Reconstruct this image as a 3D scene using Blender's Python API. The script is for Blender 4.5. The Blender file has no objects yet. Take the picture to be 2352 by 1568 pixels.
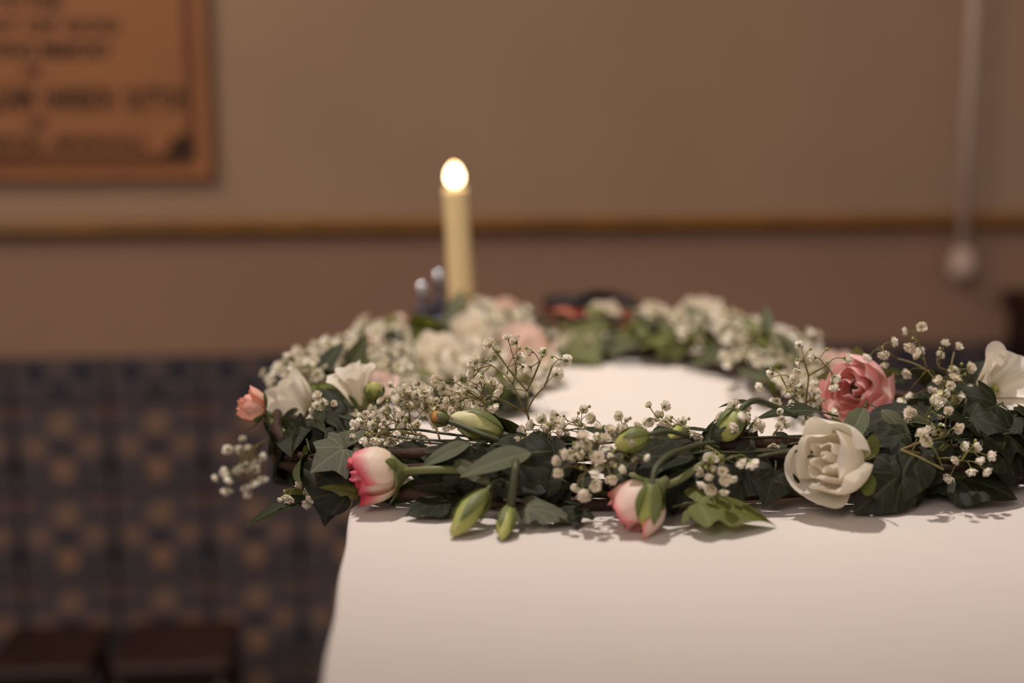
import bpy, math, random
from mathutils import Vector, Matrix, Euler, noise

R_ = math.radians
S = bpy.context.scene
COL = S.collection
V = Vector

# ------------------------------------------------------------------ camera
F = 3267.0                       # focal length in pixels (50 mm on 36 mm, 2352 px)
TH = math.atan(587.0 / F)        # downward pitch
CZ = 1.27                        # camera height
T = 1.0                          # table top height
cd = bpy.data.cameras.new('camera'); cam = bpy.data.objects.new('camera', cd); COL.objects.link(cam)
cam.location = (0, 0, CZ); cam.rotation_euler = (math.pi / 2 - TH, 0, 0)
cd.sensor_width = 36.0; cd.lens = 50.0; cd.clip_start = 0.02
cd.dof.use_dof = True; cd.dof.focus_distance = 0.945; cd.dof.aperture_fstop = 2.1
S.camera = cam

# ------------------------------------------------------------------ world, lights, exposure
w = bpy.data.worlds.new('world'); S.world = w; w.use_nodes = True
bg = w.node_tree.nodes['Background']
bg.inputs[0].default_value = (1.0, 0.80, 0.71, 1); bg.inputs[1].default_value = 0.275

def lamp(name, kind, loc, target, energy, color, **kw):
    d = bpy.data.lights.new(name, kind); o = bpy.data.objects.new(name, d); COL.objects.link(o)
    o.location = loc
    o.rotation_euler = (V(target) - V(loc)).to_track_quat('-Z', 'Y').to_euler()
    d.energy = energy; d.color = color
    for k, v in kw.items(): setattr(d, k, v)
    return o

# lamps and a window of the church, all above or behind the photographer's frame
lamp('ceiling_spotlight_offscreen', 'SPOT', (-0.23, 1.28, 3.2), (0.10, 1.36, T), 196, (1.0, 0.91, 0.84),
     spot_size=R_(49), spot_blend=1.0, shadow_soft_size=0.036)
lamp('ceiling_lamp_left_offscreen', 'SPOT', (-1.7, 0.45, 3.1), (-0.45, 2.3, 1.32), 88, (1.0, 0.80, 0.56),
     spot_size=R_(60), spot_blend=1.0, shadow_soft_size=0.08)
lamp('nave_window_behind_offscreen', 'AREA', (-1.97, -3.56, 4.1), (0.1, 1.2, T), 84, (1.0, 0.86, 0.80), size=1.9)

S.view_settings.view_transform = 'Standard'; S.view_settings.look = 'None'
S.view_settings.exposure = 0.0; S.view_settings.gamma = 1.0; S.view_settings.use_curve_mapping = False

# ------------------------------------------------------------------ helpers
FWD = V((0, math.cos(TH), -math.sin(TH))); UP = V((0, math.sin(TH), math.cos(TH))); RT = V((1, 0, 0))
def ray(px, py): return FWD + RT * ((px - 1176) / F) + UP * ((784 - py) / F)
def at(px, py, Y):
    d = ray(px, py); t = Y / d.y
    return V((d.x * t, Y, CZ + d.z * t))
def on_plane(px, py, z):
    d = ray(px, py); t = (z - CZ) / d.z
    return V((d.x * t, d.y * t, z))
def srgb(r, g, b):
    f = lambda c: (c / 255 / 12.92) if c / 255 <= 0.04045 else ((c / 255 + 0.055) / 1.055) ** 2.4
    return (f(r), f(g), f(b), 1)

class MB:
    def __init__(s): s.v = []; s.f = []; s.m = []; s.uv = []
    def add(s, vs, fs, mi=0, uvs=None):
        o = len(s.v); s.v += [V(p) for p in vs]
        s.uv += (uvs if uvs else [(0.5, 0.5)] * len(vs))
        for f in fs: s.f.append([i + o for i in f]); s.m.append(mi)
    def box(s, a, b, mi=0):
        x0, y0, z0 = a; x1, y1, z1 = b
        s.add([(x0,y0,z0),(x1,y0,z0),(x1,y1,z0),(x0,y1,z0),(x0,y0,z1),(x1,y0,z1),(x1,y1,z1),(x0,y1,z1)],
              [(3,2,1,0),(4,5,6,7),(0,1,5,4),(1,2,6,5),(2,3,7,6),(3,0,4,7)], mi)
    def tube(s, pts, rad, seg=6, mi=0, cap=True):
        pts = [V(p) for p in pts]; n = len(pts)
        if not hasattr(rad, '__len__'): rad = [rad] * n
        vs = []; up = None
        for i, p in enumerate(pts):
            d = (pts[min(i+1, n-1)] - pts[max(i-1, 0)])
            if d.length < 1e-9: d = V((0, 0, 1))
            d.normalize()
            if up is None:
                up = d.cross(V((0.3, 0.2, 1)))
                if up.length < 1e-3: up = d.cross(V((1, 0, 0)))
            up = (up - d * up.dot(d))
            if up.length < 1e-6: up = d.orthogonal()
            up.normalize(); b = d.cross(up)
            for k in range(seg):
                a = 2 * math.pi * k / seg
                vs.append(p + (up * math.cos(a) + b * math.sin(a)) * rad[i])
        fs = []
        for i in range(n - 1):
            for k in range(seg):
                k2 = (k + 1) % seg
                fs.append((i*seg+k, i*seg+k2, (i+1)*seg+k2, (i+1)*seg+k))
        if cap: fs.append(tuple(range(seg - 1, -1, -1))); fs.append(tuple((n-1)*seg + k for k in range(seg)))
        s.add(vs, fs, mi)
    def lathe(s, prof, seg=24, mi=0, M=None, fr=None):
        vs = []; fs = []
        for i, (r, z) in enumerate(prof):
            for k in range(seg):
                a = 2 * math.pi * k / seg
                rr = r * (fr(a, i / (len(prof)-1)) if fr else 1)
                p = V((rr * math.cos(a), rr * math.sin(a), z)); vs.append(M @ p if M else p)
        for i in range(len(prof) - 1):
            for k in range(seg):
                k2 = (k + 1) % seg
                fs.append((i*seg+k, i*seg+k2, (i+1)*seg+k2, (i+1)*seg+k))
        fs.append(tuple(range(seg - 1, -1, -1))); fs.append(tuple((len(prof)-1)*seg + k for k in range(seg)))
        uv = [(k / seg, i / (len(prof)-1)) for i in range(len(prof)) for k in range(seg)]
        s.add(vs, fs, mi, uv)
    def mesh(s, name, mats, smooth=True):
        me = bpy.data.meshes.new(name); me.from_pydata([tuple(p) for p in s.v], [], s.f)
        for m in mats: me.materials.append(m)
        for p, mi in zip(me.polygons, s.m): p.material_index = mi; p.use_smooth = smooth
        ul = me.uv_layers.new(name='UVMap')
        for l in me.loops: ul.data[l.index].uv = s.uv[l.vertex_index]
        return me
    def build(s, name, mats, parent=None, M=None, smooth=True, bevel=0):
        if not isinstance(mats, (list, tuple)): mats = [mats]
        return link(name, s.mesh(name, mats, smooth), parent, M, bevel)

def link(name, me, parent=None, M=None, bevel=0):
    o = bpy.data.objects.new(name, me); COL.objects.link(o)
    if parent: o.parent = parent
    if M is not None: o.matrix_basis = M
    if bevel:
        b = o.modifiers.new('bevel', 'BEVEL'); b.width = bevel; b.segments = 2; b.limit_method = 'ANGLE'
    return o
def tag(o, label=None, cat=None, group=None, kind=None):
    if label: o['label'] = label
    if cat: o['category'] = cat
    if group: o['group'] = group
    if kind: o['kind'] = kind
    return o
def empty(name, M=None):
    o = bpy.data.objects.new(name, None); COL.objects.link(o); o.empty_display_size = 0.02
    if M is not None: o.matrix_basis = M
    return o
def smooth(pts, n=8):
    pts = [V(p) for p in pts]
    if len(pts) == 2: return [pts[0].lerp(pts[1], i / n) for i in range(n + 1)]
    P = [pts[0] * 2 - pts[1]] + pts + [pts[-1] * 2 - pts[-2]]; out = []
    for i in range(1, len(P) - 2):
        a, b, c, d = P[i-1], P[i], P[i+1], P[i+2]
        for k in range(n):
            t = k / n
            out.append(0.5 * ((2*b) + (c-a)*t + (2*a-5*b+4*c-d)*t*t + (3*b-a-3*c+d)*t**3))
    out.append(pts[-1]); return out
def frame(loc, axis, roll=0.0):
    q = V(axis).normalized().to_track_quat('Z', 'Y')
    return Matrix.Translation(loc) @ q.to_matrix().to_4x4() @ Matrix.Rotation(roll, 4, 'Z')

# ------------------------------------------------------------------ materials
def mat(name, col, rough=0.6, metal=0.0, spec=0.4, noise_amt=0.0, noise_scale=20, bump=0, bump_scale=200, col2=None):
    m = bpy.data.materials.new(name); m.use_nodes = True; nt = m.node_tree; b = nt.nodes['Principled BSDF']
    b.inputs['Base Color'].default_value = col; b.inputs['Roughness'].default_value = rough
    b.inputs['Metallic'].default_value = metal; b.inputs['Specular IOR Level'].default_value = spec
    if noise_amt or bump: tc = nt.nodes.new('ShaderNodeTexCoord')
    if noise_amt:
        n = nt.nodes.new('ShaderNodeTexNoise'); n.inputs['Scale'].default_value = noise_scale; n.inputs['Detail'].default_value = 5
        nt.links.new(tc.outputs['Object'], n.inputs['Vector'])
        r = nt.nodes.new('ShaderNodeValToRGB'); r.color_ramp.elements[0].position = 0.3; r.color_ramp.elements[1].position = 0.7
        c2 = col2 if col2 else tuple(c * (1 - noise_amt) for c in col[:3]) + (1,)
        r.color_ramp.elements[0].color = c2; r.color_ramp.elements[1].color = col
        nt.links.new(n.outputs['Fac'], r.inputs['Fac']); nt.links.new(r.outputs['Color'], b.inputs['Base Color'])
    if bump:
        n2 = nt.nodes.new('ShaderNodeTexNoise'); n2.inputs['Scale'].default_value = bump_scale; n2.inputs['Detail'].default_value = 4
        nt.links.new(tc.outputs['Object'], n2.inputs['Vector'])
        bp = nt.nodes.new('ShaderNodeBump'); bp.inputs['Strength'].default_value = bump; bp.inputs['Distance'].default_value = 0.002
        nt.links.new(n2.outputs['Fac'], bp.inputs['Height']); nt.links.new(bp.outputs['Normal'], b.inputs['Normal'])
    return m
def N(nt, typ, op=None, *ins):
    n = nt.nodes.new(typ)
    if op: n.operation = op
    for i, x in enumerate(ins):
        if x is None: continue
        if hasattr(x, 'is_linked') or hasattr(x, 'links'): nt.links.new(x, n.inputs[i])
        else: n.inputs[i].default_value = x
    return n
def thin(name, ramp, trans=0.4, rough=0.55, gloss=0.06, edge=False, leaf=None, vein=None, tint=(1, 1, 1)):
    """two-sided petal / leaf: diffuse + translucent + a little gloss; colour from UV v (petals) or veins (leaves)"""
    m = bpy.data.materials.new(name); m.use_nodes = True; nt = m.node_tree
    out = nt.nodes['Material Output']; nt.nodes.remove(nt.nodes['Principled BSDF'])
    uv = nt.nodes.new('ShaderNodeUVMap'); sx = nt.nodes.new('ShaderNodeSeparateXYZ'); nt.links.new(uv.outputs[0], sx.inputs[0])
    tc = nt.nodes.new('ShaderNodeTexCoord')
    nz = nt.nodes.new('ShaderNodeTexNoise'); nz.inputs['Scale'].default_value = 90; nz.inputs['Detail'].default_value = 3
    nt.links.new(tc.outputs['Object'], nz.inputs['Vector'])
    if leaf:
        x, y = sx.outputs[0], sx.outputs[1]
        if leaf == 'ivy':
            ax = N(nt, 'ShaderNodeMath', 'ABSOLUTE', x).outputs[0]
            ang = N(nt, 'ShaderNodeMath', 'ARCTAN2', ax, y).outputs[0]
            rr = N(nt, 'ShaderNodeMath', 'SQRT', N(nt, 'ShaderNodeMath', 'ADD', N(nt, 'ShaderNodeMath', 'MULTIPLY', x, x).outputs[0], N(nt, 'ShaderNodeMath', 'MULTIPLY', y, y).outputs[0]).outputs[0]).outputs[0]
            d = None
            for a in (0.0, 0.62, 1.35):
                q = N(nt, 'ShaderNodeMath', 'ABSOLUTE', N(nt, 'ShaderNodeMath', 'SUBTRACT', ang, a).outputs[0]).outputs[0]
                q = N(nt, 'ShaderNodeMath', 'MULTIPLY', q, rr).outputs[0]
                d = q if d is None else N(nt, 'ShaderNodeMath', 'MINIMUM', d, q).outputs[0]
            # side veins off the midrib
            w_ = N(nt, 'ShaderNodeMath', 'SUBTRACT', y, N(nt, 'ShaderNodeMath', 'MULTIPLY', ax, 0.9).outputs[0]).outputs[0]
            w_ = N(nt, 'ShaderNodeMath', 'PINGPONG', w_, 0.11).outputs[0]
            w_ = N(nt, 'ShaderNodeMath', 'ADD', w_, 0.012).outputs[0]
            d = N(nt, 'ShaderNodeMath', 'MINIMUM', d, w_).outputs[0]
            lim = 0.03
        else:
            ax = N(nt, 'ShaderNodeMath', 'ABSOLUTE', x).outputs[0]; d = ax; lim = 0.025
        mr = nt.nodes.new('ShaderNodeMapRange'); nt.links.new(d, mr.inputs[0])
        mr.inputs[1].default_value = 0.0; mr.inputs[2].default_value = lim; mr.inputs[3].default_value = 1; mr.inputs[4].default_value = 0
        base = nt.nodes.new('ShaderNodeMixRGB'); base.inputs[1].default_value = ramp[0][1]; base.inputs[2].default_value = ramp[1][1]
        nt.links.new(nz.outputs['Fac'], base.inputs[0])
        mx = nt.nodes.new('ShaderNodeMixRGB'); nt.links.new(base.outputs[0], mx.inputs[1]); mx.inputs[2].default_value = vein
        k = N(nt, 'ShaderNodeMath', 'MULTIPLY', mr.outputs[0], 0.55); nt.links.new(k.outputs[0], mx.inputs[0])
        colr = mx.outputs[0]
    else:
        f = sx.outputs[1]
        if edge:
            uu = N(nt, 'ShaderNodeMath', 'ABSOLUTE', N(nt, 'ShaderNodeMath', 'MULTIPLY_ADD', sx.outputs[0], 2.0, -1.0).outputs[0]).outputs[0]
            u4 = N(nt, 'ShaderNodeMath', 'POWER', uu, 6.0).outputs[0]
            f = N(nt, 'ShaderNodeMath', 'MULTIPLY_ADD', u4, 0.11, f).outputs[0]
        f = N(nt, 'ShaderNodeMath', 'ADD', f, N(nt, 'ShaderNodeMath', 'MULTIPLY_ADD', nz.outputs['Fac'], 0.2, -0.1).outputs[0]).outputs[0]
        cr = nt.nodes.new('ShaderNodeValToRGB'); e = cr.color_ramp.elements
        while len(e) < len(ramp): e.new(0.5)
        for q, (p, c) in zip(e, ramp): q.position = p; q.color = c
        nt.links.new(f, cr.inputs[0]); colr = cr.outputs[0]
    df = nt.nodes.new('ShaderNodeBsdfDiffuse'); tr = nt.nodes.new('ShaderNodeBsdfTranslucent'); gl = nt.nodes.new('ShaderNodeBsdfGlossy')
    gl.inputs['Roughness'].default_value = rough
    nt.links.new(colr, df.inputs[0])
    tn = nt.nodes.new('ShaderNodeMixRGB'); tn.blend_type = 'MULTIPLY'; tn.inputs[0].default_value = 1; tn.inputs[2].default_value = tuple(tint) + (1,)
    nt.links.new(colr, tn.inputs[1]); nt.links.new(tn.outputs[0], tr.inputs[0])
    m1 = nt.nodes.new('ShaderNodeMixShader'); m1.inputs[0].default_value = trans
    nt.links.new(df.outputs[0], m1.inputs[1]); nt.links.new(tr.outputs[0], m1.inputs[2])
    m2 = nt.nodes.new('ShaderNodeMixShader'); m2.inputs[0].default_value = gloss
    nt.links.new(m1.outputs[0], m2.inputs[1]); nt.links.new(gl.outputs[0], m2.inputs[2])
    bp = nt.nodes.new('ShaderNodeBump'); bp.inputs['Strength'].default_value = 0.35; bp.inputs['Distance'].default_value = 0.001
    wv = nt.nodes.new('ShaderNodeTexNoise'); wv.inputs['Scale'].default_value = 260
    nt.links.new(tc.outputs['Object'], wv.inputs['Vector']); nt.links.new(wv.outputs['Fac'], bp.inputs['Height'])
    for n in (df, gl): nt.links.new(bp.outputs[0], n.inputs['Normal'])
    nt.links.new(m2.outputs[0], out.inputs[0])
    return m

M_ = {}
M_['plaster'] = mat('upper_plaster', srgb(171, 143, 119), 0.85, noise_amt=0.12, noise_scale=3.0, bump=0.15, bump_scale=60)
M_['plaster_low'] = mat('lower_plaster', srgb(158, 126, 106), 0.85, noise_amt=0.10, noise_scale=3.0, bump=0.15, bump_scale=60)
M_['grout'] = mat('grout', srgb(46, 42, 44), 0.9, noise_amt=0.2)
M_['rail'] = mat('varnished_rail_wood', srgb(146, 100, 36), 0.4, noise_amt=0.35, noise_scale=14)
M_['floor'] = mat('floor_boards', srgb(70, 50, 38), 0.6, noise_amt=0.3, noise_scale=6)
M_['wood'] = mat('dark_stained_wood', srgb(48, 26, 17), 0.45, noise_amt=0.4, noise_scale=18)
M_['oak'] = mat('table_oak', srgb(120, 84, 52), 0.5, noise_amt=0.3, noise_scale=14)
M_['plaque'] = mat('aged_brass_plate', srgb(168, 112, 68), 0.5, metal=0.0, noise_amt=0.2, noise_scale=4, col2=srgb(148, 96, 60))
M_['plaque_dark'] = mat('plaque_engraving', srgb(46, 28, 18), 0.7, noise_amt=0.2)
M_['plaque_band'] = mat('plaque_border', srgb(112, 66, 36), 0.6, noise_amt=0.2)
M_['cord'] = mat('cord_ivory', srgb(208, 184, 170), 0.6, noise_amt=0.1)
M_['brass'] = mat('brass', srgb(196, 138, 50), 0.3, metal=1.0, noise_amt=0.1)
M_['iron'] = mat('dark_iron', srgb(50, 36, 28), 0.4, metal=0.6, noise_amt=0.2)
M_['book_cover'] = mat('book_cover', srgb(34, 26, 30), 0.5, noise_amt=0.2)
M_['book_edge'] = mat('red_page_edge', srgb(168, 38, 26), 0.6, noise_amt=0.2, noise_scale=200)
M_['bark'] = mat('vine_bark', srgb(66, 43, 28), 0.75, noise_amt=0.5, noise_scale=60, bump=0.8, bump_scale=180)
M_['stem'] = mat('green_stem', srgb(112, 116, 72), 0.5, noise_amt=0.2, noise_scale=60)
M_['stem_dark'] = mat('dark_green_stem', srgb(76, 82, 54), 0.5, noise_amt=0.25, noise_scale=60)
M_['fine_stem'] = mat('fine_olive_stem', srgb(132, 134, 76), 0.55, noise_amt=0.35, noise_scale=40, col2=srgb(112, 84, 52))
M_['wick'] = mat('wick', srgb(30, 22, 18), 0.9, noise_amt=0.2)

def wax():
    m = mat('candle_wax', srgb(232, 208, 158), 0.45, noise_amt=0.06, noise_scale=30); b = m.node_tree.nodes['Principled BSDF']
    b.inputs['Subsurface Weight'].default_value = 0.25; b.inputs['Subsurface Radius'].default_value = (0.01, 0.006, 0.003); return m
M_['wax'] = wax()
def glass():
    m = bpy.data.materials.new('bottle_glass'); m.use_nodes = True; b = m.node_tree.nodes['Principled BSDF']
    b.inputs['Base Color'].default_value = (0.55, 0.62, 0.78, 1); b.inputs['Transmission Weight'].default_value = 1; b.inputs['Roughness'].default_value = 0.03
    b.inputs['IOR'].default_value = 1.5
    return m
M_['glass'] = glass()
M_['silver'] = mat('silver_cap', srgb(200, 200, 205), 0.15, metal=1.0, noise_amt=0.05)
def flame():
    m = bpy.data.materials.new('flame'); m.use_nodes = True; nt = m.node_tree; out = nt.nodes['Material Output']
    nt.nodes.remove(nt.nodes['Principled BSDF']); e = nt.nodes.new('ShaderNodeEmission')
    uv = nt.nodes.new('ShaderNodeUVMap'); sx = nt.nodes.new('ShaderNodeSeparateXYZ'); nt.links.new(uv.outputs[0], sx.inputs[0])
    cr = nt.nodes.new('ShaderNodeValToRGB'); el = cr.color_ramp.elements
    el[0].position = 0.0; el[0].color = (1, 0.5, 0.18, 1); el[1].position = 0.25; el[1].color = (1, 0.78, 0.45, 1)
    x = el.new(0.8); x.color = (1, 0.75, 0.42, 1); x = el.new(1.0); x.color = (1, 0.45, 0.13, 1)
    nt.links.new(sx.outputs[1], cr.inputs[0]); nt.links.new(cr.outputs[0], e.inputs[0]); e.inputs[1].default_value = 10.0
    nt.links.new(e.outputs[0], out.inputs[0]); return m
M_['flame'] = flame()
def cloth():
    m = mat('white_linen', srgb(219, 210, 202), 0.9, spec=0.1); nt = m.node_tree; b = nt.nodes['Principled BSDF']
    tc = nt.nodes.new('ShaderNodeTexCoord')
    ws = []
    for d in ('X', 'Y'):
        q = nt.nodes.new('ShaderNodeTexWave'); q.bands_direction = d; q.inputs['Scale'].default_value = 420; q.inputs['Distortion'].default_value = 1.5
        nt.links.new(tc.outputs['Object'], q.inputs['Vector']); ws.append(q.outputs['Fac'])
    a = N(nt, 'ShaderNodeMath', 'ADD', ws[0], ws[1])
    nz = nt.nodes.new('ShaderNodeTexNoise'); nz.inputs['Scale'].default_value = 9; nz.inputs['Detail'].default_value = 3; nt.links.new(tc.outputs['Object'], nz.inputs['Vector'])
    b1 = nt.nodes.new('ShaderNodeBump'); b1.inputs['Strength'].default_value = 0.25; b1.inputs['Distance'].default_value = 0.0004
    b2 = nt.nodes.new('ShaderNodeBump'); b2.inputs['Strength'].default_value = 0.35; b2.inputs['Distance'].default_value = 0.012
    nt.links.new(a.outputs[0], b1.inputs['Height']); nt.links.new(nz.outputs['Fac'], b2.inputs['Height'])
    nt.links.new(b2.outputs[0], b1.inputs['Normal']); nt.links.new(b1.outputs[0], b.inputs['Normal'])
    return m
M_['cloth'] = cloth()

def tile_mat(name, border=False):
    m = mat(name, (0, 0, 0, 1), 0.45, spec=0.25); nt = m.node_tree; b = nt.nodes['Principled BSDF']
    tc = nt.nodes.new('ShaderNodeTexCoord'); sx = nt.nodes.new('ShaderNodeSeparateXYZ'); nt.links.new(tc.outputs['Object'], sx.inputs[0])
    X, Z = sx.outputs[0], sx.outputs[2]
    def blob(cx, cz, r0, r1):
        dx = N(nt, 'ShaderNodeMath', 'SUBTRACT', X, cx).outputs[0]; dz = N(nt, 'ShaderNodeMath', 'SUBTRACT', Z, cz).outputs[0]
        d = N(nt, 'ShaderNodeMath', 'SQRT', N(nt, 'ShaderNodeMath', 'ADD', N(nt, 'ShaderNodeMath', 'MULTIPLY', dx, dx).outputs[0], N(nt, 'ShaderNodeMath', 'MULTIPLY', dz, dz).outputs[0]).outputs[0]).outputs[0]
        mr = nt.nodes.new('ShaderNodeMapRange'); nt.links.new(d, mr.inputs[0]); mr.inputs[1].default_value = r0; mr.inputs[2].default_value = r1
        mr.inputs[3].default_value = 1; mr.inputs[4].default_value = 0; return mr.outputs[0]
    nz = nt.nodes.new('ShaderNodeTexNoise'); nz.inputs['Scale'].default_value = 45; nz.inputs['Detail'].default_value = 2
    nt.links.new(tc.outputs['Object'], nz.inputs['Vector'])
    base = nt.nodes.new('ShaderNodeValToRGB'); base.color_ramp.elements[0].position = 0.35; base.color_ramp.elements[1].position = 0.65
    base.color_ramp.elements[0].color = srgb(68, 65, 76); base.color_ramp.elements[1].color = srgb(98, 88, 88)
    nt.links.new(nz.outputs['Fac'], base.inputs[0]); col = base.outputs[0]
    if border:
        spots = [(-0.038, 0.012, 0.012, 0.02, srgb(46, 47, 63)), (0.038, 0.012, 0.012, 0.02, srgb(46, 47, 63)), (0, -0.018, 0.012, 0.02, srgb(51, 51, 65)), (0.0, 0.02, 0.006, 0.014, srgb(110, 92, 85))]
    else:
        spots = [(0, 0.04, 0.013, 0.027, srgb(135, 110, 92)), (-0.043, 0.002, 0.010, 0.024, srgb(131, 105, 90)), (0.043, 0.004, 0.010, 0.024, srgb(131, 105, 90)),
                 (0, -0.036, 0.012, 0.025, srgb(144, 112, 90)), (0, 0.0, 0.010, 0.018, srgb(49, 49, 63)), (-0.03, -0.045, 0.006, 0.014, srgb(53, 52, 68)), (0.03, -0.045, 0.006, 0.014, srgb(53, 52, 68)),
                 (-0.072, -0.03, 0.008, 0.02, srgb(54, 52, 64)), (0.072, -0.03, 0.008, 0.02, srgb(54, 52, 64)), (-0.06, 0.06, 0.006, 0.014, srgb(112, 87, 80)), (0.06, 0.06, 0.006, 0.014, srgb(112, 87, 80))]
    for cx, cz, r0, r1, c in spots:
        mx = nt.nodes.new('ShaderNodeMixRGB'); nt.links.new(blob(cx, cz, r0, r1), mx.inputs[0]); nt.links.new(col, mx.inputs[1]); mx.inputs[2].default_value = c; col = mx.outputs[0]
    nt.links.new(col, b.inputs['Base Color']); return m
M_['tile'] = tile_mat('patterned_tile'); M_['border_tile'] = tile_mat('border_tile', True)

# petals and leaves
M_['white'] = thin('ivory_petal', [(0.0, srgb(206, 206, 150)), (0.25, srgb(242, 236, 216)), (1.0, srgb(252, 246, 236))], 0.35, tint=(1, 0.96, 0.88))
M_['cream'] = thin('cream_petal', [(0.0, srgb(188, 190, 112)), (0.45, srgb(226, 222, 168)), (1.0, srgb(240, 232, 196))], 0.35, tint=(1, 0.95, 0.75))
M_['pink'] = thin('pink_petal', [(0.0, srgb(253, 236, 220)), (0.4, srgb(252, 218, 209)), (0.8, srgb(246, 192, 192)), (1.0, srgb(250, 212, 208))], 0.35, tint=(1, 0.9, 0.85))
M_['rededge'] = thin('red_edged_petal', [(0.0, srgb(206, 206, 140)), (0.2, srgb(244, 226, 196)), (0.66, srgb(248, 228, 210)), (0.84, srgb(240, 140, 146)), (1.0, srgb(224, 66, 96))], 0.3, edge=True, tint=(1, 0.85, 0.75))
M_['blush'] = thin('blush_petal', [(0.0, srgb(232, 214, 164)), (0.45, srgb(252, 234, 220)), (0.88, srgb(250, 214, 202)), (1.0, srgb(240, 140, 144))], 0.35, edge=True, tint=(1, 0.85, 0.75))
M_['peach'] = thin('peach_petal', [(0.0, srgb(216, 176, 140)), (0.5, srgb(244, 202, 180)), (1.0, srgb(242, 178, 160))], 0.35, tint=(1, 0.8, 0.7))
M_['palepink'] = thin('pale_pink_petal', [(0.0, srgb(244, 238, 214)), (0.5, srgb(253, 242, 233)), (1.0, srgb(250, 228, 220))], 0.35, tint=(1, 0.88, 0.8))
M_['floret'] = thin('white_bloom_petal', [(0.0, srgb(226, 222, 190)), (1.0, srgb(250, 243, 232))], 0.35, tint=(1, 0.95, 0.85))
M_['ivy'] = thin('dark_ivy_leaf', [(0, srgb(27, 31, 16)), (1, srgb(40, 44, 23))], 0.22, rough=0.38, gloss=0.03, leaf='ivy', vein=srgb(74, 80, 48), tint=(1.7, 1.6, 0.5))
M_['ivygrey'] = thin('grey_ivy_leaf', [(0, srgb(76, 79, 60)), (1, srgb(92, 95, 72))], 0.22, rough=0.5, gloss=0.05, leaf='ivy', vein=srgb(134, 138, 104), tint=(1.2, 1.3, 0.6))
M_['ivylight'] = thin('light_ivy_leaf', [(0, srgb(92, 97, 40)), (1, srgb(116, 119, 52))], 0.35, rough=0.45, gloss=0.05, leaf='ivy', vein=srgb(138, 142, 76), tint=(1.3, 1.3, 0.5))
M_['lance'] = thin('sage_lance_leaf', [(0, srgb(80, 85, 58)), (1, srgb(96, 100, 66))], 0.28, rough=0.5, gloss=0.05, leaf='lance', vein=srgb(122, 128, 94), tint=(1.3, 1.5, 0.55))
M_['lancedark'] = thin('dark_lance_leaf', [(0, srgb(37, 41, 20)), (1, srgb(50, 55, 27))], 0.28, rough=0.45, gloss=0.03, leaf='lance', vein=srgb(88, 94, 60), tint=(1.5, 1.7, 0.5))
M_['budgreen'] = thin('green_bud_petal', [(0.0, srgb(120, 134, 74)), (0.5, srgb(160, 166, 84)), (1.0, srgb(190, 188, 110))], 0.15, tint=(1, 1, 0.6))
M_['budcream'] = thin('cream_bud_petal', [(0.0, srgb(150, 158, 84)), (0.45, srgb(206, 206, 140)), (1.0, srgb(236, 230, 186))], 0.2, tint=(1, 1, 0.7))
M_['buddark'] = thin('dark_bud_petal', [(0.0, srgb(70, 78, 46)), (0.5, srgb(96, 90, 46)), (0.75, srgb(206, 140, 60)), (1.0, srgb(80, 66, 40))], 0.15)
M_['sepal'] = thin('sepal', [(0.0, srgb(116, 126, 66)), (1.0, srgb(96, 106, 58))], 0.2, tint=(1, 1.1, 0.5))

# ------------------------------------------------------------------ the room
WS = 0.09                                       # the back wall swings away to the right
WA = math.atan(WS); WY = 2.32
def WM(s=0, z=0, out=0):                        # wall frame: x along the wall, y into it, z up
    return Matrix.Rotation(0, 4, 'Z') @ Matrix.Translation((0, WY, 0)) @ Matrix.Rotation(WA, 4, 'Z') @ Matrix.Translation((s, -out, z))
WI = WM().inverted()
def wall_pt(px, py, out=0.0):
    o = WI @ V((0, 0, CZ)); d = WI.to_3x3() @ ray(px, py); t = (-out - o.y) / d.y
    p = o + d * t; return p.x, p.z

b = MB(); b.box((-4, -3.5, -0.05), (4, 3.2, 0)); tag(b.build('floor', M_['floor'], smooth=False), 'dark wooden floor under the table', 'floor', kind='structure')
_, z_dado = wall_pt(300, 818); _, z_rail = wall_pt(1176, 524)
b = MB(); b.box((-3.2, 0, z_dado), (3.4, 0.12, z_rail), 0); b.box((-3.2, 0, z_rail), (3.4, 0.12, 3.3), 1); b.box((-3.2, 0.012, 0), (3.4, 0.12, z_dado), 2)
wall = b.build('wall_back', [M_['plaster_low'], M_['plaster'], M_['grout']], M=WM(), smooth=False)
tag(wall, 'tan plaster wall with a blue and brown tiled dado', 'wall', kind='structure')
TS = 0.1524
s0, zc = wall_pt(143, 1031)
def tile_mesh(name, h, m):
    b = MB(); g = 0.0012; hw = TS/2 - g; hh = h/2 - g; e = 0.003
    b.add([(-hw,0.006,-hh),(hw,0.006,-hh),(hw,0.006,hh),(-hw,0.006,hh),(-hw+e,0,-hh+e),(hw-e,0,-hh+e),(hw-e,0,hh-e),(-hw+e,0,hh-e),
           (-hw,0.014,-hh),(hw,0.014,-hh),(hw,0.014,hh),(-hw,0.014,hh)],
          [(4,5,6,7),(0,1,5,4),(1,2,6,5),(2,3,7,6),(3,0,4,7),(8,9,1,0),(9,10,2,1),(10,11,3,2),(11,8,0,3)])
    return b.mesh(name, [m], False)
tm = tile_mesh('tile', TS, M_['tile'])
hb = z_dado - (zc + TS/2); bm_ = tile_mesh('border_tile', hb, M_['border_tile'])
rnd = random.Random(3)
for k in range(-11, 22):
    s = s0 + k * TS
    link('border_tile', bm_, wall, Matrix.Translation((s, rnd.uniform(-.0006, .0006), z_dado - hb/2)))
    for r in range(0, 5):
        z = zc - r * TS
        if z - TS/2 < 0: continue
        link('tile', tm, wall, Matrix.Translation((s, rnd.uniform(-.0006, .0006), z)))
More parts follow.
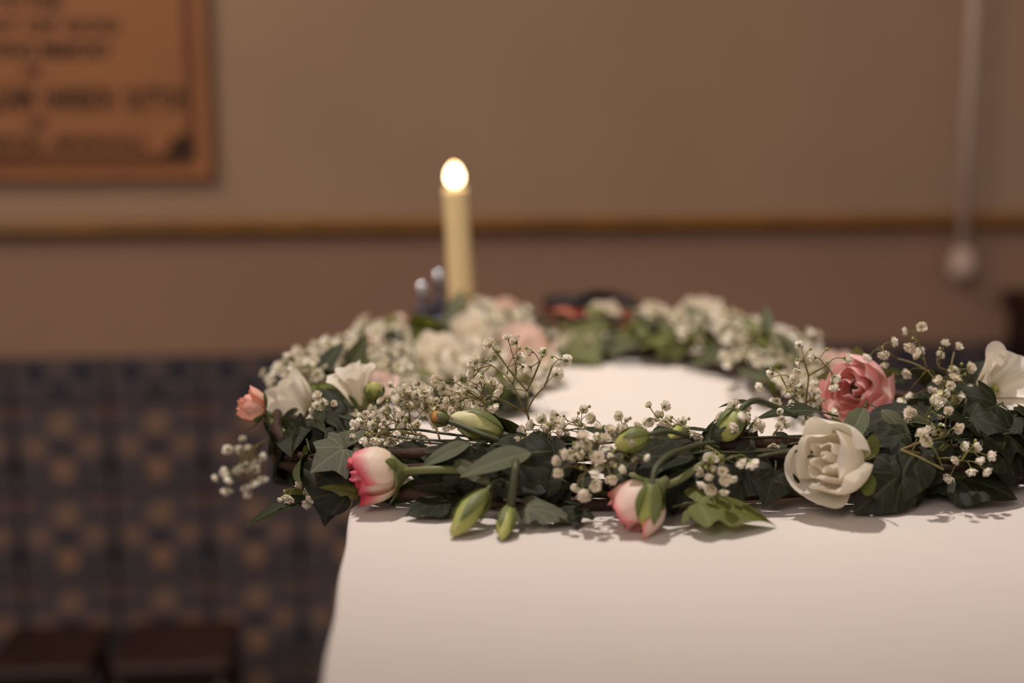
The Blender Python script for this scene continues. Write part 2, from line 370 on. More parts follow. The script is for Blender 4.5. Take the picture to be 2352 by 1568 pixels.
b = MB(); b.box((-3.2, -0.02, 0), (3.4, 0.02, 0.10)); b.build('baseboard_back', M_['wood'], M=WM(), smooth=False, bevel=0.004)
tag(bpy.data.objects['baseboard_back'], 'dark wooden skirting board below the tiles', 'baseboard', kind='structure')
# moulded wooden rail
prof = [(0.0, 0.032), (-0.014, 0.032), (-0.025, 0.028), (-0.029, 0.021), (-0.025, 0.014), (-0.008, 0.010), (0.0, 0.009)]
b = MB(); vs = []; n = len(prof)
for x in (-3.2, 3.4):
    for (y, z) in prof: vs.append((x, y, z_rail - 0.014 + z))
b.add(vs, [(i, i+1, n+i+1, n+i) for i in range(n-1)] + [tuple(range(n-1, -1, -1)), tuple(range(n, 2*n))])
tag(b.build('trim_1', M_['rail'], M=WM(), smooth=False), 'varnished brown wooden rail running along the wall', 'trim', kind='structure')

# ------------------------------------------------------------------ wall plaque
def text_mesh(body, size):
    c = bpy.data.curves.new('t', 'FONT'); c.body = body; c.size = size; c.extrude = 0.0008; c.align_x = 'LEFT'; c.offset = 0.0014
    o = bpy.data.objects.new('t', c); COL.objects.link(o); bpy.context.view_layer.update()
    me = bpy.data.meshes.new_from_object(o.evaluated_get(bpy.context.evaluated_depsgraph_get()))
    bpy.data.objects.remove(o); return me
pr, pb = wall_pt(488, 412, 0.02); pc, _ = wall_pt(76, 200, 0.02); pw = pr - pc; ph = 0.50
P0 = empty('wall_plaque', WM(pc, pb, 0.0)); tag(P0, 'brown framed memorial plaque with dark lettering on the plaster wall', 'plaque')
b = MB(); b.box((-pw, -0.022, 0), (pw, 0.001, ph)); b.build('plate', M_['plaque'], P0, smooth=False, bevel=0.003)
px_m = pw / (488 - 76)                                     # metres per photo pixel on the plaque
iw = pw - 38 * px_m; ib = 46 * px_m; bw = 0.0115
def bar(name, a, c, m): b = MB(); b.box(a, c); return b.build(name, m, P0, smooth=False)
bar('border_line', (iw - bw, -0.0245, ib), (iw, -0.02, ph - ib), M_['plaque_band']); bar('border_line', (-iw, -0.0245, ib), (-iw + bw, -0.02, ph - ib), M_['plaque_band'])
bar('border_line', (-iw + bw, -0.0245, ib - 0.008), (iw - bw, -0.02, ib + bw), M_['plaque_band']); bar('border_line', (-iw + bw, -0.0245, ph - ib - bw), (iw - bw, -0.02, ph - ib), M_['plaque_band'])
for sx_ in (-1, 1):
    for zz, sz in ((ib, 1), (ph - ib, -1)):                # corner flourishes
        b = MB()
        for (dx, dz, r) in ((0.012, 0.012, 0.010), (0.028, 0.010, 0.008), (0.010, 0.028, 0.008), (0.030, 0.030, 0.007)):
            cx, cz = sx_ * (iw - dx), zz + sz * dz
            b.add([(cx + r*math.cos(a*math.pi/5), -0.0262, cz + r*math.sin(a*math.pi/5)) for a in range(10)] + [(cx + r*math.cos(a*math.pi/5), -0.021, cz + r*math.sin(a*math.pi/5)) for a in range(10)],
                  [tuple(range(10))] + [(a, (a+1) % 10, 10 + (a+1) % 10, 10 + a) for a in range(10)])
        b.tube([(sx_*(iw - 0.012), -0.024, zz + sz*0.042), (sx_*(iw - 0.026), -0.024, zz + sz*0.026), (sx_*(iw - 0.046), -0.024, zz + sz*0.010)], 0.004)
        b.build('corner_flourish', M_['plaque_dark'], P0, smooth=False)
def line(body, x0, x1, ytop, ybot):                        # fits a text into a pixel box on the plaque
    me = text_mesh(body, 0.05); xs = [v.co.x for v in me.vertices]; ys = [v.co.y for v in me.vertices]
    W = (x1 - x0) * px_m; H = (ybot - ytop) * px_m; sx_ = W / (max(xs) - min(xs)); sy_ = H / (max(ys) - min(ys))
    for v in me.vertices:
        v.co = ((v.co.x - min(xs)) * sx_ + (x0 - 76) * px_m, -0.0225 - v.co.z * 0.6, (v.co.y - min(ys)) * sy_ + (412 - ybot) * px_m)
    me.materials.clear(); me.materials.append(M_['plaque_dark']); link('lettering', me, P0)
line('TO THE', 0, 152, -26, 12); line('GLORY OF GOD', -133, 285, 32, 66); line('IN LOVING MEMORY', -113, 265, 86, 124); line('OF', 56, 98, 142, 170)
line('WILLIAM', -92, 74, 186, 246); line('HARRISON', 102, 264, 190, 246); line('SUTTON', 292, 440, 192, 246)
line('OF', 60, 104, 264, 292); line('WESTON', -62, 86, 306, 344); line(', BIRKENHALL', 100, 338, 308, 344)

# ------------------------------------------------------------------ pull cord
cs, cz_ = wall_pt(2209, 600, 0.035)
C0 = empty('pull_cord', WM(cs, cz_, 0.035)); tag(C0, 'ivory pull cord with a rounded weight hanging before the wall', 'pull cord')
b = MB(); b.tube([(0, 0, 0.02), (-0.004, 0, 0.4), (-0.010, 0, 1.2), (-0.012, 0, 3.3 - cz_)], 0.0095, 8); b.build('cord', M_['cord'], C0)
b = MB(); b.lathe([(0.002, -0.032), (0.014, -0.030), (0.022, -0.018), (0.023, -0.002), (0.017, 0.014), (0.009, 0.024), (0.004, 0.03)], 16); b.build('weight', M_['cord'], C0)

# ------------------------------------------------------------------ cupboard at the edge, stools
cx_, cz0 = wall_pt(2318, 668, 0.03)
K0 = empty('cupboard', WM(cx_ + 0.2, 0, 0.118)); tag(K0, 'dark reddish wooden cupboard standing against the tiled wall', 'cupboard')
b = MB(); b.box((-0.19, -0.10, 0.06), (0.19, 0.11, cz0 - 0.03)); b.build('body', M_['wood'], K0, smooth=False, bevel=0.003)
b = MB(); b.box((-0.20, -0.115, cz0 - 0.03), (0.20, 0.115, cz0)); b.build('top_board', M_['wood'], K0, smooth=False, bevel=0.004)
for sx_ in (-1, 1):
    b = MB(); b.box((min(0.004*sx_, 0.18*sx_), -0.115, 0.09), (max(0.004*sx_, 0.18*sx_), -0.099, cz0 - 0.05)); d = b.build('door', M_['wood'], K0, smooth=False, bevel=0.003)
    b = MB(); b.lathe([(0.004, 0), (0.004, 0.008), (0.009, 0.012), (0.009, 0.018), (0.004, 0.022)], 12, M=Matrix.Translation((sx_*0.02, -0.115, cz0*0.55)) @ Matrix.Rotation(math.pi/2, 4, 'X')); b.build('knob', M_['brass'], d)
    for yy in (-0.09, 0.09):
        b = MB(); b.box((sx_*0.17 - 0.018, yy - 0.018, 0), (sx_*0.17 + 0.018, yy + 0.018, 0.062)); b.build('foot', M_['wood'], K0, smooth=False)
def stool(x0, x1, py, Y, label, rz):
    a = at(x0, py, Y + 0.065); c = at(x1, py, Y + 0.065); wd = (c.x - a.x) / 2; h = a.z
    o = empty('wooden_stool', Matrix.Translation(((a.x + c.x)/2, Y - 0.02, 0)) @ Matrix.Rotation(rz, 4, 'Z')); tag(o, label, 'stool', 'dark stools by the tiled wall')
    b = MB(); dp = 0.085
    b.box((-wd, -dp, h - 0.022), (wd, dp, h)); b.build('seat', M_['wood'], o, smooth=False, bevel=0.008)
    for yy in (-dp + 0.012, dp - 0.024):
        b = MB(); b.box((-wd + 0.022, yy, h - 0.06), (wd - 0.022, yy + 0.012, h - 0.02)); b.build('apron', M_['wood'], o, smooth=False)
    for sx_ in (-1, 1):
        for sy in (-1, 1):
            b = MB(); tx, ty = sx_*(wd - 0.016), sy*(dp - 0.018); fx, fy = sx_*(wd + 0.006), sy*(dp + 0.006)
            b.tube([(fx, fy, 0), (fx*0.6 + tx*0.4, fy*0.6 + ty*0.4, h*0.4), (tx, ty, h - 0.02)], [0.011, 0.013, 0.012], 8); b.build('leg', M_['wood'], o)
        b = MB(); b.tube([(sx_*(wd - 0.006), -dp + 0.006, h*0.42), (sx_*(wd - 0.006), dp - 0.006, h*0.42)], 0.007, 8); b.build('stretcher', M_['wood'], o)
stool(42, 268, 1432, 1.98, 'dark brown wooden stool standing farther from the white tablecloth', WA)
stool(312, 566, 1422, 1.98, 'dark brown wooden stool standing nearer the white tablecloth', WA)

# ------------------------------------------------------------------ table and cloth
TA = math.atan(0.064); TW = 0.462; Y0 = 0.33; Y1 = 1.57
TM = Matrix.Translation((-0.0875 + 0.064*(0.615 - Y0), Y0, 0)) @ Matrix.Rotation(TA, 4, 'Z'); TL = (Y1 - Y0) / math.cos(TA)
TI = TM.inverted()
def over_table(p): q = TI @ V(p); return 0 <= q.x <= TW and 0 <= q.y <= TL
A0 = empty('altar_table', TM); tag(A0, 'narrow wooden table hidden under the white cloth', 'table')
b = MB(); b.box((0.006, 0.006, T - 0.032), (TW - 0.006, TL - 0.006, T - 0.0015)); b.build('tabletop', M_['oak'], A0, smooth=False)
for x in (0.03, TW - 0.075):
    for y in (0.03, TL - 0.075):
        b = MB(); b.box((x, y, 0), (x + 0.045, y + 0.045, T - 0.03)); b.build('leg', M_['oak'], A0, smooth=False)
b = MB(); NP = 360; loops = []
def perim(t, off, rc):
    """rounded rectangle, t in 0..1, offset outward by off"""
    x0, y0, x1, y1 = -off, -off, TW + off, TL + off; r = rc + off
    segs = [((x0 + r, y0), (x1 - r, y0)), None, ((x1, y0 + r), (x1, y1 - r)), None, ((x1 - r, y1), (x0 + r, y1)), None, ((x0, y1 - r), (x0, y0 + r)), None]
    cen = [(x1 - r, y0 + r, -90), (x1 - r, y1 - r, 0), (x0 + r, y1 - r, 90), (x0 + r, y0 + r, 180)]
    L = [TW, rc*3, TL, rc*3] ; seq = [TW, 0.03, TL, 0.03, TW, 0.03, TL, 0.03]; tot = sum(seq); d = t * tot
    for i, l in enumerate(seq):
        if d <= l or i == 7:
            k = min(d / l, 1)
            if i % 2 == 0: (ax, ay), (bx, by) = segs[i]; return ax + (bx-ax)*k, ay + (by-ay)*k
            cx, cy, a0 = cen[i//2]; a = R_(a0 + 90*k); return cx + r*math.cos(a), cy + r*math.sin(a)
        d -= l
levels = [(-0.004, 0.0, 0), (-0.0012, -0.0007, 0), (0.0, -0.003, 0.0), (0.0008, -0.010, 0.02), (0.002, -0.05, 0.10), (0.004, -0.15, 0.3), (0.008, -0.35, 0.6), (0.012, -0.6, 0.9), (0.015, -0.86, 1.0)]
vs = []
for (off, dz, wv) in levels:
    for i in range(NP):
        t = i / NP
        a = math.sin(t * math.pi * 2 * 17 + 1.0) * 0.6 + math.sin(t * math.pi * 2 * 29 + 2.3) * 0.4
        x, y = perim(t, off + max(0, 0.016 * wv * (1 + a)) + (0.0006*math.sin(t*190) if dz > -0.02 else 0), 0.006)
        vs.append((x, y, T + dz))
fs = [tuple(range(NP))]
for j in range(len(levels) - 1):
    for i in range(NP): i2 = (i+1) % NP; fs.append((j*NP + i, (j+1)*NP + i, (j+1)*NP + i2, j*NP + i2))
b.add(vs, fs); cl = b.build('tablecloth', M_['cloth'], M=TM); cl.data.polygons[0].use_smooth = False
tag(cl, 'white linen cloth covering the narrow table under the wreath', 'tablecloth')

# ------------------------------------------------------------------ candle, bottles, book
cb = at(1062, 716, 1.505); ctp = at(1046, 432, 1.505)
H0 = empty('candlestick', Matrix.Translation((cb.x, cb.y, T))); tag(H0, 'low dark candlestick with a brass cup behind the flower wreath', 'candlestick')
b = MB(); b.lathe([(0.033, 0), (0.034, 0.004), (0.028, 0.008), (0.012, 0.011), (0.010, 0.017), (0.016, 0.020)], 28); b.build('base', M_['iron'], H0)
b = MB(); b.lathe([(0.012, 0.018), (0.0175, 0.022), (0.0188, 0.032), (0.0180, 0.036), (0.0152, 0.036), (0.0147, 0.026), (0.004, 0.0255)], 28); b.build('cup', M_['brass'], H0)
ax = (ctp - cb); hc = ax.length + 0.008; tilt = Matrix.Rotation(math.atan2(ax.x, ax.z), 4, 'Y')
D0 = empty('candle', Matrix.Translation((cb.x, cb.y, T + 0.0258)) @ tilt); tag(D0, 'lit cream pillar candle in the low candlestick', 'candle')
hc = ctp.z - (T + 0.0258)
b = MB(); b.lathe([(0.0130, 0), (0.0141, 0.003), (0.0140, hc*0.3), (0.0136, hc*0.6), (0.0132, hc - 0.006), (0.0129, hc - 0.001), (0.0108, hc), (0.009, hc - 0.004), (0.002, hc - 0.006)], 32,
                  fr=lambda a, t: 1 + 0.02*math.sin(3*a + 7*t) + 0.012*math.sin(7*a)); b.build('wax', M_['wax'], D0)
b = MB(); b.tube([(0, 0, hc - 0.007), (0.0003, 0, hc), (0.001, 0, hc + 0.008)], 0.0008, 6); b.build('wick', M_['wick'], D0)
b = MB(); fl = 0.0262
b.lathe([(0.0008 + 0.0092*math.sin(math.pi*(t/12)**0.85)**0.62 * (1 - 0.12*(t/12)), hc + 0.001 + fl*t/12) for t in range(0, 13)], 20); b.build('flame', M_['flame'], D0)
def bottle(px, ptop, Y, label):
    p = at(px, ptop, Y); h = p.z - T - 0.010
    o = empty('glass_bottle', Matrix.Translation((p.x, Y, T))); tag(o, label, 'bottle', 'glass bottles beside the candle')
    b = MB(); r = 0.0098
    outer = [(0.004, 0), (r*0.95, 0.001), (r, 0.004), (r, h*0.62), (r*0.8, h*0.74), (r*0.5, h*0.8), (r*0.45, h*0.93), (r*0.6, h*0.95), (r*0.6, h)]
    inner = [(max(q - 0.0016, 0.001), max(z, 0.004)) for q, z in outer[::-1]]
    b.lathe(outer + inner, 24); b.build('body', M_['glass'], o)
    b = MB(); b.lathe([(0.0022, h*0.9), (0.0026, h), (0.005, h + 0.001), (0.0078, h + 0.006), (0.007, h + 0.011), (0.003, h + 0.014)], 20); b.build('stopper', M_['silver'], o)
bottle(970, 655, 1.535, 'shorter clear glass bottle with a round silver stopper'); bottle(1008, 628, 1.552, 'taller clear glass bottle with a silver stopper close to the candle')
ba = at(1255, 682, 1.53); bb = at(1458, 682, 1.53); bh = ba.z - T; bl = (bb.x - ba.x)/2
B0 = empty('book', Matrix.Translation(((ba.x + bb.x)/2, 1.53, T)) @ Matrix.Rotation(TA, 4, 'Z')); tag(B0, 'thick dark covered book with red page edges behind the wreath', 'book')
b = MB(); b.box((-bl, -0.034, 0), (bl, 0.034, 0.003)); b.build('back_cover', M_['book_cover'], B0, smooth=False)
b = MB(); b.box((-bl + 0.003, -0.031, 0.003), (bl - 0.003, 0.029, bh - 0.007)); b.build('page_block', M_['book_edge'], B0, smooth=False)
b = MB(); b.box((-bl, -0.035, bh - 0.008), (bl, 0.034, bh - 0.001)); b.build('front_cover', M_['book_cover'], B0, smooth=False, bevel=0.002)
b = MB(); b.box((-bl, 0.029, 0.0025), (bl, 0.034, bh - 0.004)); b.build('spine', M_['book_cover'], B0, smooth=False)
b = MB(); b.tube([(-0.03, -0.036, bh - 0.012), (-0.02, -0.02, bh + 0.001), (0.005, 0.0, bh + 0.004), (0.03, 0.01, bh + 0.001)], [0.002, 0.004, 0.005, 0.003], 8); b.build('ribbon', M_['book_cover'], B0)

# ------------------------------------------------------------------ the wreath
WR = empty('flower_wreath', Matrix.Translation((0.11, 1.165, T)))
tag(WR, 'round wreath of roses, lisianthus, ivy and white sprays lying on the white cloth', 'wreath')
WRI = WR.matrix_basis.inverted()
def wl(M): return WRI @ M                                  # world matrix -> child of the wreath
RING = [(.285,1.08),(.236,1.18),(.225,1.29),(.175,1.37),(.08,1.40),(-.03,1.39),(-.10,1.32),(-.13,1.21),(-.155,1.1),(-.145,.98),(-.075,.915),(.06,.893),(.2,.902),(.32,.935),(.365,1.01)]
def ring(t):
    n = len(RING); f = (t / (2*math.pi) * n) % n; i = int(f); k = f - i
    a, b_, c, d = (V(RING[(i + j) % n]).to_3d() for j in (-1, 0, 1, 2))
    p = 0.5 * ((2*b_) + (c-a)*k + (2*a-5*b_+4*c-d)*k*k + (3*b_-a-3*c+d)*k**3)
    return V((p.x, p.y, T + 0.025))
def ring_frame(t):
    p = ring(t); d = (ring(t + 0.01) - ring(t - 0.01)).normalized(); o = V((d.y, -d.x, 0)); return p, d, o
rnd = random.Random(11)

# twisted vine base
for k in range(7):
    ph = k * 2 * math.pi / 7; rr = 0.011 + 0.005 * (k % 3); pts = []; wn = (2, 3, -2, 3, -3, 2, 4)[k]
    for i in range(121):
        t = i / 120 * 2 * math.pi; p, d, o = ring_frame(t); p.z -= 0.005; a = ph + wn * t
        q = p + o * (rr * math.cos(a) * 1.25) + V((0, 0, 1)) * (rr * math.sin(a)) + V((noise.noise(p*30 + V((k*7, 0, 0))), noise.noise(p*30 + V((0, k*7, 0))), 0)) * 0.003
        q.z = max(q.z, T + 0.005); pts.append(WRI @ q)
    b = MB(); b.tube(pts, [0.0032 + 0.0009*math.sin(i*0.7 + k) for i in range(121)], 7, cap=False); b.build('vine_stem', M_['bark'], WR)
# thin green stems following the ring
for k in range(12):
    t0 = rnd.uniform(0, 6.28) if k > 14 else rnd.uniform(3.6, 5.9); ln = rnd.uniform(0.35, 0.8); a = rnd.uniform(0.2, 2.9); rr = rnd.uniform(0.014, 0.024); pts = []
    for i in range(9):
        t = t0 + ln * i / 8; p, d, o = ring_frame(t); aa = a + rnd.uniform(-0.12, 0.12) + i*0.04; r2 = rr
        q = p + o * (r2*math.cos(aa)) + V((0, 0, r2*math.sin(aa))); pts.append(WRI @ q)
    b = MB(); b.tube(smooth(pts, 3), rnd.uniform(0.0006, 0.0011), 6); b.build('green_stem', M_['stem_dark'], WR)

# ---- leaves
def leaf_mesh(name, kind, seed, m):
    r = random.Random(seed)
    if kind == 'ivy':
        half = [(0.0, 0.0), (0.17, -0.13), (0.36, -0.08), (0.50, 0.07), (0.36, 0.22), (0.40, 0.36), (0.30, 0.52), (0.18, 0.72), (0.0, 1.0)]
        if seed % 3 == 1: half = [(0.0, 0.0), (0.20, -0.15), (0.40, -0.16), (0.50, -0.02), (0.38, 0.14), (0.50, 0.34), (0.52, 0.44), (0.32, 0.50), (0.20, 0.70), (0.0, 1.0)]
        if seed % 3 == 2: half = [(0.0, 0.0), (0.20, -0.10), (0.38, -0.02), (0.46, 0.14), (0.44, 0.32), (0.36, 0.50), (0.22, 0.74), (0.0, 1.0)]
    else:
        wd = r.uniform(0.14, 0.20)
        half = [(0, 0), (wd*0.5, 0.1), (wd*0.9, 0.25), (wd, 0.42), (wd*0.85, 0.62), (wd*0.5, 0.82), (0, 1.0)]
    out = smooth([V((x, y, 0)) for x, y in half], 3); nk = len(out); NJ = 4
    fold = r.uniform(0.15, 0.45); droop = r.uniform(0.15, 0.4); tw = r.uniform(-0.2, 0.2); ph = r.uniform(0, 6)
    b = MB(); vs = []; uv = []
    for sgn in (1, -1):
        for k in range(nk):
            ym = (k / (nk - 1)) ** 0.9
            for j in range(NJ + 1):
                f = j / NJ; x = out[k].x * f * sgn; y = ym * (1 - f) + out[k].y * f
                z = fold * abs(x) - 0.9*abs(x)**2 - droop * y * y + tw * x * y + 0.025 * math.sin(9*y + ph) * (abs(x)*3) + 0.02*math.sin(14*x + ph)*y
                vs.append((x, y, z)); uv.append((x, y))
    fs = []
    for h in range(2):
        o = h * nk * (NJ + 1)
        for k in range(nk - 1):
            for j in range(NJ):
                q = (o + k*(NJ+1)+j, o + k*(NJ+1)+j+1, o + (k+1)*(NJ+1)+j+1, o + (k+1)*(NJ+1)+j)
                fs.append(q if h == 0 else q[::-1])
    b.add(vs, fs, 0, uv)
    b.tube([(0, 0.02, 0), (0, -0.12, -0.01), (0.02, -0.3, -0.06)], 0.016, 5, mi=1)
    return b.mesh(name, [m, M_['stem_dark']])
LM = {}
for key, kind, nm in (('ivy', 'ivy', 'ivy_leaf'), ('ivygrey', 'ivy', 'ivy_leaf'), ('ivylight', 'ivy', 'ivy_leaf'), ('lance', 'lance', 'lance_leaf'), ('lancedark', 'lance', 'lance_leaf')):
    LM[key] = [leaf_mesh(nm, kind, s + 10, M_[key]) for s in range(4)]
def leaf(key, base, direction, normal, size, var=0, wide=1.0):
    d = V(direction).normalized(); n = V(normal); n = (n - d * n.dot(d)).normalized(); x = d.cross(n)
    me = LM[key][var % 4]
    L = Matrix(((x.x*size*wide, d.x*size, n.x*size, 0), (x.y*size*wide, d.y*size, n.y*size, 0), (x.z*size*wide, d.z*size, n.z*size, 0), (0, 0, 0, 1)))
    base = V(base); lo = 0
    for v in me.vertices:
        q = base + (L @ v.co)
        if over_table(q): lo = min(lo, q.z - (T + 0.0008))
    base.z -= lo
    return link('ivy_leaf' if key.startswith('ivy') else 'lance_leaf', me, WR, wl(Matrix.Translation(base) @ L))
HERO = [(1914, 842, 50, 1.2), (864, 1092, 75, .88), (578, 936, 60, .985), (664, 926, 70, 1.07), (816, 892, 75, 1.015), (1466, 1158, 70, .84), (1920, 1060, 105, .87), (1964, 892, 101, 1.0), (2288, 890, 85, .985), (1000, 830, 80, 1.24), (1070, 1180, 60, .84), (1165, 1160, 60, .84), (1690, 975, 50, .9), (1090, 975, 70, .905), (1215, 870, 90, .93), (2120, 830, 110, .99), (1450, 1010, 45, .865), (1695, 975, 62, .915), (900, 945, 100, .955), (985, 930, 80, .945), (850, 990, 55, .93), (1345, 1075, 75, .85), (1670, 1080, 75, .855), (2215, 1050, 85, .885), (1275, 985, 60, .90), (1510, 960, 50, .915), (690, 1135, 55, .925), (540, 1060, 80, 1.06)]
def clear(p, heroes=None, k=1.0):
    p = V(p) - V((0, 0, CZ)); dp = p.dot(FWD); x = 1176 + F*p.x/dp; y = 784 - F*p.dot(UP)/dp
    return all((x - hx)**2 + (y - hy)**2 > (k*hr)**2 or p.y > hY + (0.03 if hr in (105, 101) else 0.012) for hx, hy, hr, hY in (heroes or HERO))
for i in range(205):
    back = i % 3 != 0
    t = rnd.uniform(0.0, 3.5) if back else rnd.uniform(3.3, 6.2)
    p, d, o = ring_frame(t); a = rnd.uniform(-0.25, math.pi + 0.25); r = rnd.uniform(0.010, 0.020) if back else rnd.uniform(0.014, 0.030)
    rad = o * math.cos(a) + V((0, 0, math.sin(a)))
    dr = d * rnd.choice((-1, 1)) * rnd.uniform(0.3, 1) + rad * rnd.uniform(0.0, 0.9) + V((0, 0, rnd.uniform(-0.5, 0.25)))
    nr = rad + V((rnd.uniform(-.5, .5), rnd.uniform(-.5, .5), rnd.uniform(0, .5)))
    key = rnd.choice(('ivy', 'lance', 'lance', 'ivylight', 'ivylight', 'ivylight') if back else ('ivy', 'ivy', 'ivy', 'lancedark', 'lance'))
    sz = rnd.uniform(0.026, 0.042) if key.startswith('ivy') else rnd.uniform(0.032, 0.05)
    if clear(p + rad*r + dr.normalized()*sz*0.5): leaf(key, p + rad * r, dr, nr, sz, rnd.randrange(4), rnd.uniform(0.85, 1.15))
for i in range(95):                                       # the dark underside of the near arc
    t = rnd.uniform(3.55, 6.15); p, d, o = ring_frame(t); a = rnd.uniform(-0.9, 0.9); rad = o*math.cos(a) + V((0, 0, math.sin(a)))
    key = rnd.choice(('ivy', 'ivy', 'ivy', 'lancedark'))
    b0 = p + rad*rnd.uniform(0.008, 0.024); dr = d*rnd.choice((-1, 1))*rnd.uniform(0.4, 1) + o*rnd.uniform(0, 0.5) + V((0, 0, rnd.uniform(-0.5, 0.2)))
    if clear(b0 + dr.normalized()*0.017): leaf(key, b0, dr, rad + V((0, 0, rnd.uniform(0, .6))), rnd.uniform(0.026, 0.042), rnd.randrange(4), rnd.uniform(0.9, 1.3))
for i in range(60):                                       # over the crown of the near arc
    t = rnd.uniform(3.5, 6.2); p, d, o = ring_frame(t); a = rnd.uniform(0.7, 2.3); rad = o*math.cos(a) + V((0, 0, math.sin(a)))
    key = rnd.choice(('ivy', 'lancedark', 'lancedark', 'lance')); b0 = p + rad*rnd.uniform(0.014, 0.026); dr = d*rnd.choice((-1, 1)) + rad*rnd.uniform(0, 0.35) + o*rnd.uniform(-.3, .5)
    if clear(b0 + dr.normalized()*0.015): leaf(key, b0, dr, rad + V((0, -0.4, rnd.uniform(0, .6))), rnd.uniform(0.022, 0.036), rnd.randrange(4), rnd.uniform(0.9, 1.3))
r5 = random.Random(77)
for i in range(46):                                       # the left arm is thick: foliage spills towards the middle
    p = V((r5.uniform(-0.11, 0.015), r5.uniform(1.13, 1.36), T + r5.uniform(0.006, 0.028))); a = r5.uniform(0, 6.28)
    dr = V((math.cos(a), math.sin(a), r5.uniform(-0.3, 0.25)))
    if clear(p): leaf(r5.choice(('ivy', 'ivy', 'lance', 'ivylight', 'lancedark')), p, dr, V((r5.uniform(-.5, .5), r5.uniform(-.7, .1), 1)), r5.uniform(0.028, 0.044), r5.randrange(4), r5.uniform(0.9, 1.2))
